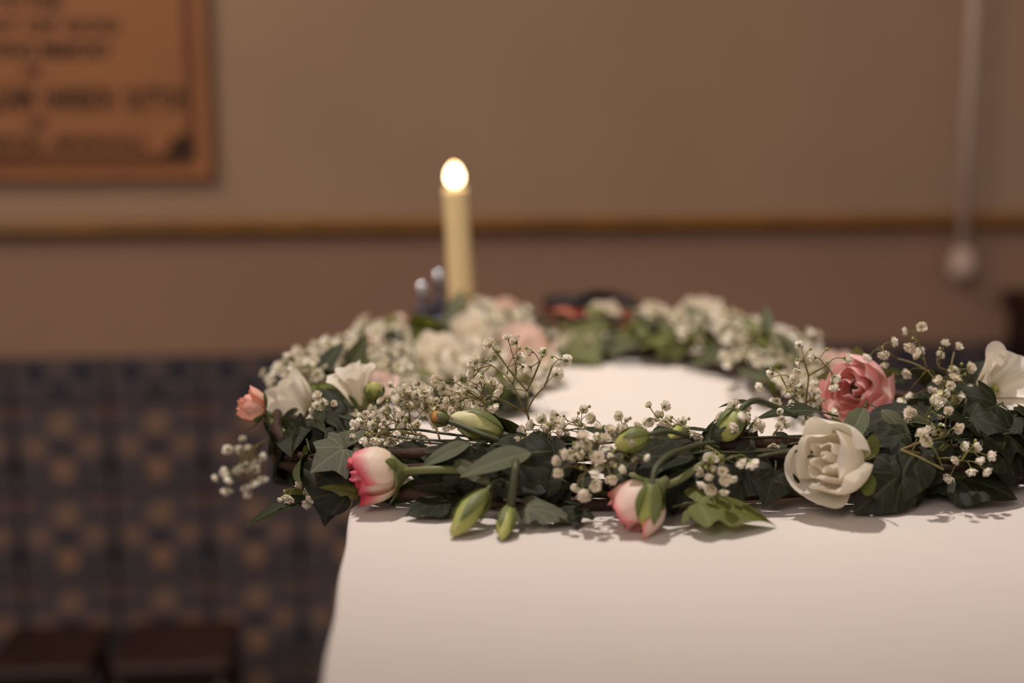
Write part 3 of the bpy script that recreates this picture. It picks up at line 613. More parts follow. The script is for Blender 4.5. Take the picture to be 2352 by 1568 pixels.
# leaves one can pick out: (kind, base px, base py, Y, tip px, tip py, tip Y, normal, size multiplier, variant)
HL = [('ivy', 1700, 1035, 0.90, 1792, 1085, 0.895, (0, -0.9, 0.4), 1.35, 2), ('lancedark', 1810, 1020, 0.90, 1690, 1045, 0.895, (0, -0.6, 0.8), 1.4, 1), ('ivy', 1830, 1035, 0.905, 1770, 1110, 0.90, (0, -1, 0.3), 1.3, 0), ('lancedark', 1380, 1020, 0.885, 1290, 1035, 0.88, (0, -0.6, 0.8), 1.3, 0),
      ('ivygrey', 790, 1030, 0.90, 712, 1072, 0.885, (-0.2, -0.8, 0.7), 1.35, 0), ('ivygrey', 792, 1028, 0.91, 735, 988, 0.94, (-0.3, -0.6, 0.8), 1.1, 2),
      ('ivy', 806, 1130, 0.895, 676, 1060, 0.90, (0.2, -0.9, 0.35), 1.0, 1), ('ivylight', 815, 1130, 0.89, 740, 1105, 0.885, (0.1, -0.5, 0.9), 0.6, 2),
      ('lancedark', 720, 1145, 0.93, 556, 1170, 0.92, (0.1, -0.3, 0.95), 1.0, 0), ('ivylight', 720, 1135, 0.94, 640, 1130, 0.93, (0, -0.4, 0.9), 0.8, 1),
      ('ivy', 700, 1060, 0.97, 615, 1075, 0.98, (0, -0.9, 0.4), 1.3, 1), ('ivy', 690, 1050, 0.99, 610, 1110, 1.0, (-0.3, -0.9, 0.3), 1.2, 0), ('lancedark', 720, 1040, 0.96, 640, 1020, 0.98, (0, -0.3, 1), 1.0, 1),
      ('ivy', 760, 1130, 0.92, 745, 1195, 0.90, (0, -1, 0.1), 1.2, 2), ('ivy', 790, 1120, 0.91, 800, 1190, 0.90, (0, -1, 0.1), 1.0, 1),
      ('ivy', 800, 950, 0.97, 735, 975, 0.95, (0, -0.9, 0.5), 1.2, 2), ('lance', 720, 985, 0.97, 705, 1025, 0.95, (0, -0.6, 0.8), 1.0, 1),
      ('lance', 1222, 1040, 0.865, 1062, 1062, 0.85, (0.1, -0.55, 0.8), 1.1, 0), ('lance', 1080, 1020, 0.88, 965, 1050, 0.87, (0.1, -0.5, 0.8), 1.1, 2),
      ('lancedark', 1080, 1025, 0.885, 1000, 1000, 0.90, (0, -0.6, 0.8), 1.0, 1),
      ('ivy', 960, 1045, 0.90, 905, 1020, 0.90, (0, -0.8, 0.5), 1.3, 2), ('ivy', 1290, 1100, 0.865, 1230, 1060, 0.87, (0, -0.9, 0.3), 1.4, 2), ('ivy', 1230, 1105, 0.87, 1300, 1050, 0.88, (0, -1, 0.3), 1.3, 1),
      ('ivygrey', 1210, 1165, 0.85, 1330, 1178, 0.845, (0, -0.35, 0.95), 0.9, 2), ('ivy', 1330, 1170, 0.86, 1250, 1185, 0.845, (0, -0.3, 1), 1.0, 0), ('ivy', 1020, 1150, 0.87, 930, 1165, 0.86, (0, -0.35, 1), 1.0, 1),
      ('ivy', 1080, 1160, 0.87, 1000, 1150, 0.865, (0, -0.5, 1), 1.0, 0), ('lance', 1440, 1060, 0.86, 1400, 1110, 0.85, (0, -0.7, 0.6), 1.1, 0), ('ivygrey', 1400, 1060, 0.87, 1440, 1110, 0.86, (0, -0.9, 0.4), 1.2, 2),
      ('lancedark', 1600, 1015, 0.885, 1430, 995, 0.90, (0, -0.5, 0.9), 1.1, 1), ('ivy', 1590, 1020, 0.89, 1520, 1000, 0.91, (0, -0.5, 0.9), 1.2, 1), ('ivy', 1630, 1010, 0.89, 1635, 955, 0.90, (-0.8, -0.6, 0.2), 1.3, 0),
      ('lancedark', 1730, 925, 0.93, 1652, 916, 0.93, (0, -0.3, 1), 0.8, 0), ('lancedark', 1880, 945, 0.93, 1730, 925, 0.94, (0, -0.5, 0.9), 1.0, 1), ('lancedark', 1340, 985, 0.90, 1470, 1000, 0.90, (0, -0.4, 1), 0.8, 1),
      ('ivylight', 1600, 1172, 0.845, 1790, 1178, 0.845, (0, -0.25, 1), 1.0, 2), ('ivylight', 1600, 1168, 0.84, 1560, 1195, 0.835, (0, -0.2, 1), 0.9, 1), ('ivy', 1610, 1165, 0.86, 1690, 1135, 0.87, (0, -0.8, 0.7), 1.2, 2),
      ('ivy', 1780, 1080, 0.88, 1760, 1160, 0.865, (0, -0.95, 0.3), 1.4, 2), ('ivy', 1850, 1100, 0.92, 1800, 1140, 0.905, (0, -0.8, 0.6), 1.2, 0), ('lancedark', 1800, 1110, 0.87, 1865, 1142, 0.87, (0, -0.3, 1), 1.0, 2),
      ('ivy', 1985, 985, 0.935, 2098, 1125, 0.90, (-0.05, -1, 0.35), 1.3, 2), ('ivy', 2030, 1010, 0.94, 2000, 1120, 0.93, (0, -1, 0.3), 1.3, 1),
      ('lance', 2022, 940, 0.915, 2105, 1000, 0.90, (0.2, -0.7, 0.7), 1.25, 0), ('lance', 1985, 935, 0.91, 1946, 1012, 0.872, (-0.2, -0.9, 0.4), 1.0, 1), ('lance', 2100, 950, 0.93, 2128, 1000, 0.92, (0, -0.9, 0.4), 1.6, 2),
      ('lance', 2060, 1030, 0.90, 2130, 1098, 0.89, (0.2, -0.8, 0.5), 1.0, 1), ('lance', 2070, 1010, 0.91, 2100, 1075, 0.90, (0.2, -0.9, 0.4), 1.2, 2),
      ('ivy', 2130, 965, 0.96, 2080, 900, 0.98, (0, -0.9, 0.4), 1.5, 2), ('ivy', 2150, 960, 0.97, 2190, 870, 0.99, (-0.2, -0.9, 0.3), 1.3, 2),
      ('ivy', 2230, 960, 0.92, 2325, 975, 0.91, (0, -0.6, 0.85), 1.3, 2), ('ivy', 2290, 930, 0.94, 2220, 955, 0.92, (0, -0.8, 0.6), 1.3, 0),
      ('ivy', 2190, 1095, 0.90, 2342, 1120, 0.885, (0.1, -0.6, 0.8), 1.1, 1), ('ivy', 2190, 1110, 0.90, 2120, 1115, 0.895, (0, -0.5, 0.9), 1.0, 2), ('ivy', 2250, 1060, 0.92, 2200, 1000, 0.94, (0, -1, 0.3), 1.4, 0),
      ('ivy', 2310, 1040, 0.93, 2270, 1090, 0.92, (0, -1, 0.3), 1.4, 2), ('ivylight', 2160, 1020, 0.905, 2190, 1035, 0.90, (0, -0.8, 0.6), 1.0, 1),
      ('ivylight', 1310, 775, 1.385, 1375, 828, 1.35, (0.1, -0.8, 0.5), 1.4, 2), ('ivylight', 1262, 882, 1.265, 1314, 884, 1.275, (0, -0.2, 1), 1.0, 1), ('ivylight', 1150, 895, 1.2, 1222, 922, 1.19, (0.2, -0.6, 0.8), 1.3, 0), ('ivylight', 960, 850, 1.22, 930, 900, 1.2, (0, -0.7, 0.7), 1.3, 2), ('ivy', 1660, 790, 1.37, 1700, 830, 1.35, (0, -0.8, 0.5), 1.4, 2)]
for key, bx, by, bY, tx, ty, tY, nr, ml, var in HL:
    a, c = at(bx, by, bY), at(tx, ty, tY); leaf(key, a, c - a, nr, (c - a).length * (1.0 if ml <= 1.1 else 1.0), var, ml)

# ---- flowers
def bez(P, t):
    a, b_, c, d = P; u = 1 - t
    return (a[0]*u**3 + 3*b_[0]*u*u*t + 3*c[0]*u*t*t + d[0]*t**3, a[1]*u**3 + 3*b_[1]*u*u*t + 3*c[1]*u*t*t + d[1]*t**3)
def petal(az, hw, P, ruffle, rk, ph, spiral, top, R, nu=12, nv=10):
    vs = []; uv = []
    for i in range(nv + 1):
        v = i / nv
        for j in range(nu + 1):
            u = j / nu * 2 - 1; vv = v * (1 - top * abs(u)**2.6); r, z = bez(P, vv)
            r += spiral * u * R * (0.3 + 0.7*v) + ruffle * R * v**4 * math.sin(rk*u + ph); z += ruffle * R * 0.6 * v**4 * math.sin(rk*1.3*u + ph*2)
            a = az + u * hw; vs.append((r*math.cos(a), r*math.sin(a), z)); uv.append((j/nu, v))
    fs = [(i*(nu+1)+j, i*(nu+1)+j+1, (i+1)*(nu+1)+j+1, (i+1)*(nu+1)+j) for i in range(nv) for j in range(nu)]
    b = MB(); b.add(vs, fs, 0, uv); return b
def sepal_mesh(prof, az, wid=0.5, flare=0.0):
    """prof(v) -> (r, z) of the body underneath; the sepal lies just proud of it"""
    b = MB(); vs = []; uv = []; n = 8
    for i in range(n + 1):
        v = i / n; r, z = prof(v); r = r * 1.07 + 0.0004 + flare * v**3
        for j in (-1, -0.5, 0, 0.5, 1):
            a = az + j * wid * math.sin(math.pi * min(1, 0.25 + 0.75*v))**0.8; rr = r * (1.0 + 0.05*(1 - abs(j)))
            vs.append((rr*math.cos(a), rr*math.sin(a), z)); uv.append((0.5 + j*0.5, v))
    b.add(vs, [(i*5+j, i*5+j+1, (i+1)*5+j+1, (i+1)*5+j) for i in range(n) for j in range(4)], 0, uv); return b
def flower(name, label, kind, loc, axis, R, H, n, m, seed, stem=None, sepals=5, roll=0.0, stem_r=0.0017):
    """loc = centre of the head, axis = where it faces"""
    loc = V(loc) - V(axis).normalized() * H * 0.5
    M = frame(loc, axis, roll); Mi = M.inverted(); r = random.Random(seed)
    b = MB(); b.lathe([(0.0022, -0.010), (0.0032, -0.006), (R*0.34, -0.002), (R*0.62, 0.002), (R*0.80, H*0.16), (R*0.6, H*0.17)] if kind == 'bud' else [(0.0015, -0.006), (0.0028, -0.003), (R*0.2, 0.001), (R*0.26, 0.004), (R*0.12, 0.006)], 16)
    if stem: b.tube([Mi @ p for p in smooth([V(loc) - V(axis).normalized()*0.001] + [V(p) for p in stem], 6)], stem_r, 8)
    root = b.build(name, M_['stem'], WR, wl(M)); root['label'] = label
    for i in range(n):
        t = i / max(1, n - 1); az = i * 2.399 + r.uniform(-.25, .25)
        if kind == 'rose':
            Ri = R*(0.22 + 0.78*t); hi = H*(1.02 - 0.16*t + r.uniform(-.05, .05)); P = ((R*0.1, 0), (Ri*1.15, 0.02*H), (Ri*1.12, 0.6*H), (Ri*(0.80 + 0.20*t*t + r.uniform(-.08, .08)), hi)); hw = 1.3 - 0.42*t; rf = 0.08; tp = 0.2; sp = 0.06
        elif kind == 'bud':
            Ri = R*(0.3 + 0.7*t); hi = H*(1.0 - 0.04*t + r.uniform(-.09, .09)); P = ((R*0.12, 0), (Ri*1.25, 0.08*H), (Ri*1.12, 0.7*H), (Ri*(0.72 + 0.26*t + r.uniform(-.05, .05)), hi)); hw = 1.3 - 0.3*t; rf = 0.09 + 0.06*t; tp = 0.16; sp = 0.08
        elif kind == 'folded':
            Ri = R*(0.16 + 0.84*t); hi = H*(1.0 - 0.05*t + r.uniform(-.07, .07)); P = ((R*0.1, 0), (Ri*1.2, 0.0), (Ri*1.16, 0.6*H), (Ri*(0.84 + 0.2*t + r.uniform(-.06, .08)), hi)); hw = 1.25 - 0.2*t; rf = 0.09; tp = 0.13; sp = 0.09
        elif kind == 'lisi':
            Ri = R*(0.72 + 0.28*t); hi = H*(1 - 0.12*t); P = ((R*0.1, 0), (Ri*0.45, 0.3*H), (Ri*0.62, 0.78*H), (Ri*(0.98 + r.uniform(-.1, .12)), hi)); hw = 0.72; rf = 0.09; tp = 0.22; sp = 0.07
        else:
            Ri = R*(0.55 + 0.45*t); hi = H*(1.0 - 0.1*t + r.uniform(-.06, .06)); P = ((R*0.1, 0), (Ri*1.05, 0.03*H), (Ri*1.1, 0.6*H), (Ri*(0.88 + 0.2*t + r.uniform(-.08, .1)), hi)); hw = 0.85; rf = 0.06; tp = 0.2; sp = 0.08
        petal(az, hw, P, rf, r.uniform(3, 7), r.uniform(0, 6), sp, tp, R).build('petal', m, root)
    if kind == 'lisi':
        b = MB(); b.lathe([(R*0.06, 0.002), (R*0.09, H*0.3), (R*0.05, H*0.45), (R*0.12, H*0.5), (R*0.04, H*0.55)], 10); b.build('pistil', M_['budgreen'], root)
    for k in range(sepals): sepal_mesh(lambda v: bez(P, v*(0.42 if kind == 'bud' else 0.5)), k*2*math.pi/sepals + seed, 0.34, 0.002).build('sepal', M_['sepal'], root)
    return root
Z = V((0, 0, 1))
# hero flowers: base position, facing direction
flower('rose', 'cream rose with crimson petal edges', 'bud', at(864, 1092, 0.882), (-1, -0.18, -0.10), 0.0172, 0.031, 9, M_['rededge'], 5, [at(960, 1080, 0.875), at(1010, 1078, 0.872), at(1075, 1082, 0.878), at(1130, 1100, 0.89)], 4, 0.4, 0.0026)
flower('rose', 'withered peach rose', 'rose', at(578, 936, 0.985), (-0.95, -0.15, 0.45), 0.0125, 0.020, 7, M_['peach'], 6, [at(628, 975, 0.985), at(665, 1003, 0.975), at(712, 1032, 0.96)], 5, 0, 0.0026)
flower('lisianthus', 'white lisianthus', 'cup', at(664, 920, 1.03), (-0.5, -0.25, 0.75), 0.0185, 0.031, 7, M_['white'], 7, [at(700, 990, 1.07), at(720, 1015, 1.06)], 5)
flower('lisianthus', 'white lisianthus', 'lisi', at(816, 892, 1.015), (-0.22, -0.12, 1), 0.0185, 0.034, 8, M_['white'], 8, [at(848, 965, 1.01), at(862, 995, 1.0)], 5)
flower('lisianthus', 'pink lisianthus', 'cup', at(874, 884, 1.09), (0.3, -0.1, 1), 0.0125, 0.02, 6, M_['palepink'], 9, None, 4)
flower('rose', 'blush pink rosebud', 'bud', at(1466, 1158, 0.842), (-0.75, -0.25, -0.6), 0.0180, 0.029, 8, M_['blush'], 10, [at(1560, 1102, 0.855), at(1610, 1068, 0.865), at(1660, 1050, 0.88)], 4, 0.9, 0.0024)
flower('lisianthus', 'large white lisianthus', 'folded', at(1920, 1060, 0.87), (-0.60, -0.62, 0.26), 0.0250, 0.037, 10, M_['white'], 21, [at(1985, 995, 0.94), at(2010, 985, 0.96)], 5, 1.1)
flower('rose', 'large pink rose', 'rose', at(1964, 892, 1.0), (-0.42, -0.78, 0.22), 0.0265, 0.032, 14, M_['pink'], 13, [at(2010, 925, 1.04), at(2050, 950, 1.05)], 5)
flower('lisianthus', 'white ruffled lisianthus', 'lisi', at(2288, 890, 0.985), (0.42, -0.62, 0.42), 0.030, 0.036, 8, M_['white'], 14, [at(2235, 930, 1.0), at(2200, 960, 1.0)], 5)
flower('lisianthus', 'white lisianthus', 'cup', at(1914, 842, 1.20), (-0.1, -0.2, 1), 0.018, 0.022, 6, M_['palepink'], 15, None, 4)
# far side of the wreath
BACK = [(1000, 848, 1.24, 'white', 0.026, 0.030, (-0.1, -0.5, 0.8)), (1085, 792, 1.33, 'white', 0.021, 0.026, (0, -0.4, 0.9)), (1112, 748, 1.44, 'white', 0.022, 0.026, (0.1, -0.4, 0.9)), (1212, 830, 1.27, 'palepink', 0.024, 0.028, (0.1, -0.5, 0.8)),
        (845, 830, 1.22, 'palepink', 0.018, 0.022, (-0.2, -0.5, 0.9)), (905, 778, 1.40, 'pink', 0.014, 0.018, (-0.2, -0.3, 0.9)), (1165, 732, 1.46, 'palepink', 0.015, 0.018, (0, -0.2, 1)), (1388, 752, 1.43, 'white', 0.018, 0.024, (0, -0.3, 1)),
        (1510, 756, 1.43, 'palepink', 0.021, 0.024, (0, -0.3, 1)), (1622, 752, 1.42, 'white', 0.025, 0.024, (0, -0.3, 1)), (1690, 770, 1.40, 'cream', 0.018, 0.022, (0.1, -0.3, 1)), (1040, 850, 1.20, 'white', 0.015, 0.020, (0.5, -0.4, 0.8)), (1300, 755, 1.44, 'peach', 0.014, 0.018, (0, -0.3, 1))]
for i, (px, py, Y, mk, R, H, axv) in enumerate(BACK):
    nm = 'rose' if mk in ('pink', 'peach') else 'lisianthus'
    flower(nm, {'white': 'white lisianthus', 'cream': 'cream lisianthus', 'palepink': 'pale pink lisianthus', 'pink': 'pink rose', 'peach': 'peach rose'}[mk], 'cup' if i % 2 else 'rose', at(px, py - 22, Y), axv, R*1.1, H*1.1, 8, M_[mk], 30 + i, [at(px, py, Y) - Z*0.02], 3)

# ---- unopened buds
def bud(label, base, tip, R, m, stem, seed, sep=4, stem_r=0.0017):
    ax = V(tip) - V(base); L = ax.length; M = frame(base, ax); Mi = M.inverted()
    prof = [(R*0.30, 0), (R*0.6, L*0.09), (R*0.84, L*0.22), (R, L*0.42), (R*0.95, L*0.6), (R*0.74, L*0.78), (R*0.42, L*0.92), (R*0.08, L)]
    b = MB(); b.lathe(prof, 24, 0, fr=lambda a, t: 1 + 0.10*math.sin(3*(a + 3.2*t + seed)))
    b.tube([Mi @ p for p in smooth([V(base) + ax*0.03] + [V(p) for p in stem], 7)], [stem_r*1.25] + [stem_r]*(7*len(stem)), 8, 1)
    o = b.build('flower_bud', [m, M_['stem_dark']], WR, wl(M)); o['label'] = label
    def body(v):
        z = v*0.8*L
        for (r0, z0), (r1, z1) in zip(prof, prof[1:]):
            if z0 <= z <= z1: return r0 + (r1 - r0)*(z - z0)/(z1 - z0) + 0.06*R, z
        return prof[-1]
    for k in range(sep): sepal_mesh(body, k*2*math.pi/sep + seed, 0.42).build('sepal', M_['sepal'], o)
    return o
bud('drooping green bud', at(1118, 1128, 0.848), on_plane(1036, 1230, T + 0.003), 0.0074, M_['budgreen'], [at(1132, 1110, 0.855), at(1150, 1104, 0.865), at(1172, 1120, 0.88)], 1)
bud('drooping green bud', at(1172, 1165, 0.842), on_plane(1152, 1238, T + 0.0025), 0.0054, M_['budgreen'], [at(1178, 1120, 0.843), at(1184, 1075, 0.848), at(1184, 1060, 0.862), at(1180, 1075, 0.885)], 2, 4, 0.0026)
bud('green bud hanging before the blush rosebud', at(1498, 1110, 0.826), on_plane(1486, 1218, T + 0.003), 0.0078, M_['budgreen'], [at(1506, 1075, 0.835), at(1540, 1042, 0.85), at(1600, 1022, 0.87), at(1650, 1015, 0.89)], 3)
bud('green bud lying sideways', at(1490, 998, 0.865), at(1412, 1024, 0.86), 0.0072, M_['budgreen'], [at(1530, 990, 0.87), at(1580, 1000, 0.88)], 4)
bud('pale green bud nodding from a bent stem', at(1700, 945, 0.90), at(1656, 1012, 0.89), 0.0085, M_['budgreen'], [at(1712, 930, 0.902), at(1735, 920, 0.91), at(1770, 930, 0.925), at(1830, 955, 0.93)], 5, 4, 0.0021)
bud('large cream bud', at(1152, 996, 0.905), at(1036, 955, 0.905), 0.0092, M_['budcream'], [at(1172, 1004, 0.903), at(1200, 1022, 0.90)], 6, 4, 0.0022)
bud('small dark bud with an orange tip', at(1030, 968, 0.90), at(988, 952, 0.90), 0.0048, M_['buddark'], [at(1060, 978, 0.895), at(1110, 998, 0.89), at(1145, 1010, 0.89)], 7)
bud('green bud with pointed sepals', at(862, 915, 0.985), at(858, 878, 0.98), 0.0062, M_['budgreen'], [at(874, 940, 0.975), at(890, 962, 0.965)], 8, 5)
bud('yellow green bud', at(2195, 925, 0.985), at(2142, 918, 0.965), 0.0085, M_['budcream'], [at(2215, 940, 0.985), at(2230, 960, 0.98)], 9)
bud('green bud', at(1570, 990, 0.90), at(1540, 1006, 0.885), 0.0055, M_['budgreen'], [at(1600, 1000, 0.91), at(1640, 1010, 0.92)], 10)

# ---- sprays of small white blooms
def bloom_geo(b, seed, openness, M=None, rad=0.0038, lo=False):
    r = random.Random(seed); T0 = M if M else Matrix.Identity(4)
    for wh, (cnt, ro, h) in enumerate(((9, 1.0, 0.55), (8, 0.78, 0.85), (5, 0.45, 1.0)) if not lo else ((6, 1.0, 0.75),)):
        for k in range(cnt):
            a = 2*math.pi*k/cnt + wh*0.4 + r.uniform(-.2, .2); R2 = rad*ro*(0.7 + 0.4*openness)*r.uniform(0.85, 1.15); H2 = rad*1.25*h*r.uniform(0.8, 1.15); vs = []
            for i, v in enumerate((0.12, 0.6, 1.0)):
                for j in (-1, 0, 1):
                    wdt = (0.2, 0.36, 0.30 + 0.12*r.random())[i]*rad*(1.3 if lo else 1.0); rr = R2*v**0.8; q = V((rr*math.cos(a) - j*wdt*math.sin(a), rr*math.sin(a) + j*wdt*math.cos(a), H2*v**(1.4 - 0.5*openness) + (r.uniform(-.2, .2)*rad if i else 0)))
                    vs.append(T0 @ q)
            b.add(vs, [(i*3+j, i*3+j+1, (i+1)*3+j+1, (i+1)*3+j) for i in range(2) for j in range(2)], 0, [((j+1)/2, v) for v in (0.1, 0.6, 1) for j in (-1, 0, 1)])
    if lo: rad *= 0.55
    vs = [T0 @ V((0, 0, -rad*0.35))]; n = 5
    for k in range(n*2):
        a = math.pi*k/n; q = (rad*0.5, rad*0.42) if k % 2 == 0 else (rad*0.36, rad*0.12); vs.append(T0 @ V((q[0]*math.cos(a), q[0]*math.sin(a), q[1])))
    b.add(vs, [(0, 1 + (k+1) % (2*n), 1 + k) for k in range(2*n)], 1, [(0.5, 0.2)]*len(vs))
BM = []
for s in range(5):
    b = MB(); bloom_geo(b, s, (1.0, 0.8, 0.45, 0.9, 0.6)[s]); BM.append(b.mesh('bloom', [M_['floret'], M_['sepal']]))
def proj(p):
    p = V(p) - V((0, 0, CZ)); dp = p.dot(FWD); return 1176 + F*p.x/dp, 784 - F*p.dot(UP)/dp
back_blooms = MB(); n_front = [0]
def sprig(base, center, rad, n, seed, front=True, zmax=9.0):
    """a spray: stems fan from base through a few forks to n blooms spread in an ellipsoid round center"""
    r = random.Random(seed); base = V(base); center = V(center); pts = []; tries = 0
    while len(pts) < n:
        u = V((r.uniform(-1, 1), r.uniform(-1, 1), r.uniform(-1, 1)))
        if u.length > 1: continue
        p = center + V((u.x*rad[0], u.y*rad[1], u.z*rad[2]))
        if over_table(p): p.z = max(p.z, T + 0.006)
        tries += 1
        if not front:
            x_, y_ = proj(p)
            if p.y <= 1.25 and x_ > 1650: p.z = min(p.z, T + 0.040 + r.uniform(-0.006, 0.003))
            if p.y > 1.25: p.z = min(p.z, T + (0.026 if 935 < x_ < 1092 else 0.027 if 1245 < x_ < 1465 else zmax - T) + r.uniform(-0.006, 0.003))
        if tries < 400 and not clear(p, HERO[:10], 0.8): continue
        if any((p - q).length < 0.0052 for q in pts) and r.random() < 0.85: continue
        pts.append(p)
    k = max(2, n // 5); seeds = r.sample(pts, min(k, n)); groups = [[] for _ in seeds]
    for p in pts: groups[min(range(len(seeds)), key=lambda i: (p - seeds[i]).length)].append(p)
    M = Matrix.Translation(base); b = MB(); L = lambda p: p - base; heads = []
    trunk = base.lerp(center, 0.35) + V((r.uniform(-.003, .003), 0, r.uniform(-.002, .004)))
    b.tube([L(q) for q in smooth([base, base.lerp(trunk, 0.5) + V((r.uniform(-.002, .002), 0, 0.002)), trunk], 3)], 0.00075, 5)
    for g in groups:
        if not g: continue
        m = V((0, 0, 0))
        for p in g: m += p
        m /= len(g); hub = trunk.lerp(m, 0.62) + V((r.uniform(-.002, .002), r.uniform(-.002, .002), r.uniform(-.003, .001)))
        b.tube([L(q) for q in smooth([trunk, trunk.lerp(hub, 0.5) + V((r.uniform(-.002, .002), r.uniform(-.002, .002), r.uniform(-.001, .003))), hub], 3)], [0.0006]*4 + [0.00045]*3, 5)
        for p in g:
            mid = hub.lerp(p, 0.55) + V((r.uniform(-.002, .002), r.uniform(-.002, .002), r.uniform(0.0, .004))); pa = smooth([hub, mid, p], 3)
            b.tube([L(q) for q in pa], 0.00032, 4); dr = (pa[-1] - pa[-2]).normalized() + V((r.uniform(-.5, .5), r.uniform(-.5, .5), r.uniform(-.4, .4))) + (V((0, -0.5, 0.7)) if not front else V((0, 0, 0))); heads.append((p, dr))
            if r.random() < 0.4:                                  # a closed bud on a side stalk
                q = mid + V((r.uniform(-.006, .006), r.uniform(-.004, .004), r.uniform(-.001, .006))); b.tube([L(x) for x in smooth([mid, mid.lerp(q, 0.6) + Z*0.001, q], 2)], 0.00026, 4)
                b.lathe([(0.0002, -0.0010), (0.0009, -0.0004), (0.0011, 0.0004), (0.0006, 0.0012), (0.0001, 0.0015)], 7, 1, Matrix.Translation(L(q)))
    o = b.build('white_spray', [M_['fine_stem'], M_['budgreen']], WR, wl(M))
    for p, dr in heads:
        Mh = frame(p, dr, r.uniform(0, 6)); sc = r.uniform(0.8, 1.15) * (0.7 if r.random() < 0.18 else 1)
        Mh = Mh @ Matrix.Scale(sc, 4)
        if front and n_front[0] < 300:
            n_front[0] += 1; link('bloom', BM[r.randrange(5)], o, Matrix.Translation(-base) @ Mh)
        else: bloom_geo(back_blooms, r.randrange(10**6), r.uniform(0.4, 1), WRI @ Mh, rad=0.0038 if front else 0.0044, lo=not front)
def xsprig(org, sc, Y, base, hubs, blooms, seed, dy=0.012):
    """a spray laid out by hand: hubs = (x, y, parent index or -1), blooms = positions"""
    r = random.Random(seed); q = lambda x, y, d=0: at(org[0] + x/sc, org[1] + y/sc, Y + d)
    B = q(*base); M = Matrix.Translation(B); b = MB(); H = []
    for x, y, pa in hubs:
        a = B if pa < 0 else H[pa]; h = q(x, y, r.uniform(-dy, dy)); H.append(h); rd = 0.0008 if pa < 0 else 0.0006
        b.tube([p - B for p in smooth([a, a.lerp(h, 0.5) + V((r.uniform(-.0012, .0012), r.uniform(-.001, .001), 0.0008)), h], 4)], rd, 6)
    o = None; heads = []
    for x, y in blooms:
        p = q(x, y, r.uniform(-dy, dy)); h = min(H, key=lambda k: (k - p).length); mid = h.lerp(p, 0.55) + V((r.uniform(-.0015, .0015), r.uniform(-.002, .002), r.uniform(0, .003))); pa = smooth([h, mid, p], 4)
        b.tube([k - B for k in pa], 0.00034, 5); heads.append((p, (pa[-1] - pa[-2]).normalized() + V((r.uniform(-.5, .5), r.uniform(-.5, .3), r.uniform(-.3, .3)))))
        if r.random() < 0.55:
            e = mid + V((r.uniform(-.007, .007), r.uniform(-.004, .004), r.uniform(0, .007))); b.tube([k - B for k in smooth([mid, mid.lerp(e, 0.6) + Z*0.001, e], 2)], 0.00026, 4)
            b.lathe([(0.0002, -0.0010), (0.0009, -0.0004), (0.0011, 0.0004), (0.0006, 0.0012), (0.0001, 0.0015)], 7, 1, Matrix.Translation(e - B))
    o = b.build('white_spray', [M_['fine_stem'], M_['budgreen']], WR, wl(M))
    for p, dr in heads: n_front[0] += 1; link('bloom', BM[r.randrange(5)], o, Matrix.Translation(-B) @ frame(p, dr, r.uniform(0, 6)) @ Matrix.Scale(r.uniform(0.82, 1.1), 4))
xsprig((700, 660), 3.36, 0.93, (1730, 1040), [(1712, 965, -1), (1715, 800, 0), (1605, 745, 0), (1850, 765, 0), (1815, 572, 1), (1565, 620, 1), (1910, 605, 3), (1630, 600, 2), (1440, 600, 2), (1440, 830, 0), (1350, 860, 9)],
       [(1440,445),(1570,400),(1635,430),(1485,503),(1640,545),(1755,500),(1845,500),(1685,610),(1745,615),(1315,585),(1310,640),(1370,660),(1560,660),(1345,735),(1385,750),(1450,815),(1535,785),(1940,670),(2015,563),(1345,910),(1410,925),(1150,945),(1200,870),(1210,705),(1075,785),(1030,710),(1115,865)], 71)
xsprig((1752, 720), 3.408, 0.985, (1420, 660), [(1400, 600, -1), (1285, 440, 0), (1215, 215, 1), (1050, 350, 1), (930, 290, 3), (1480, 480, 0), (1500, 300, 5), (1380, 420, 5)],
       [(1240,105),(1140,135),(1005,225),(1165,245),(1230,260),(1230,335),(945,300),(840,325),(950,380),(1145,455),(1420,255),(1515,265),(1375,340),(1605,430),(1505,445),(1350,500),(1410,505),(1340,585),(1575,600),(1590,560),(1180,640),(1100,660)], 72)
xsprig((1752, 720), 3.408, 0.955, (330, 760), [(345, 620, -1), (360, 485, 0), (320, 340, 1), (490, 410, 1), (270, 640, 0), (200, 600, 4), (140, 480, 5)],
       [(285,245),(415,345),(640,350),(280,435),(310,370),(200,490),(240,530),(210,565),(75,465),(300,575),(310,635),(560,490),(545,550),(375,705),(0,550),(105,680),(220,715),(285,720)], 73)
xsprig((1752, 720), 3.408, 0.885, (1080, 1065), [(1365, 1130, -1), (1415, 1220, -1), (1430, 960, -1), (1560, 1150, 0), (1600, 1080, 3)],
       [(1560,1030),(1650,1050),(1690,1120),(1755,1110),(1525,1130),(1630,1210),(1735,1220),(1470,1265),(1325,910),(1360,910),(1505,895),(1455,770),(1155,775),(1260,960),(1290,985)], 74)
def psprig(bp, cp, rp, n, seed, Y, Yb=None, dy=0.018, front=True):
    k = Y / F; base = at(bp[0], bp[1], Yb if Yb else Y); sprig(base, at(cp[0], cp[1], Y), (rp[0]*k, dy, rp[1]*k), n, seed, front)
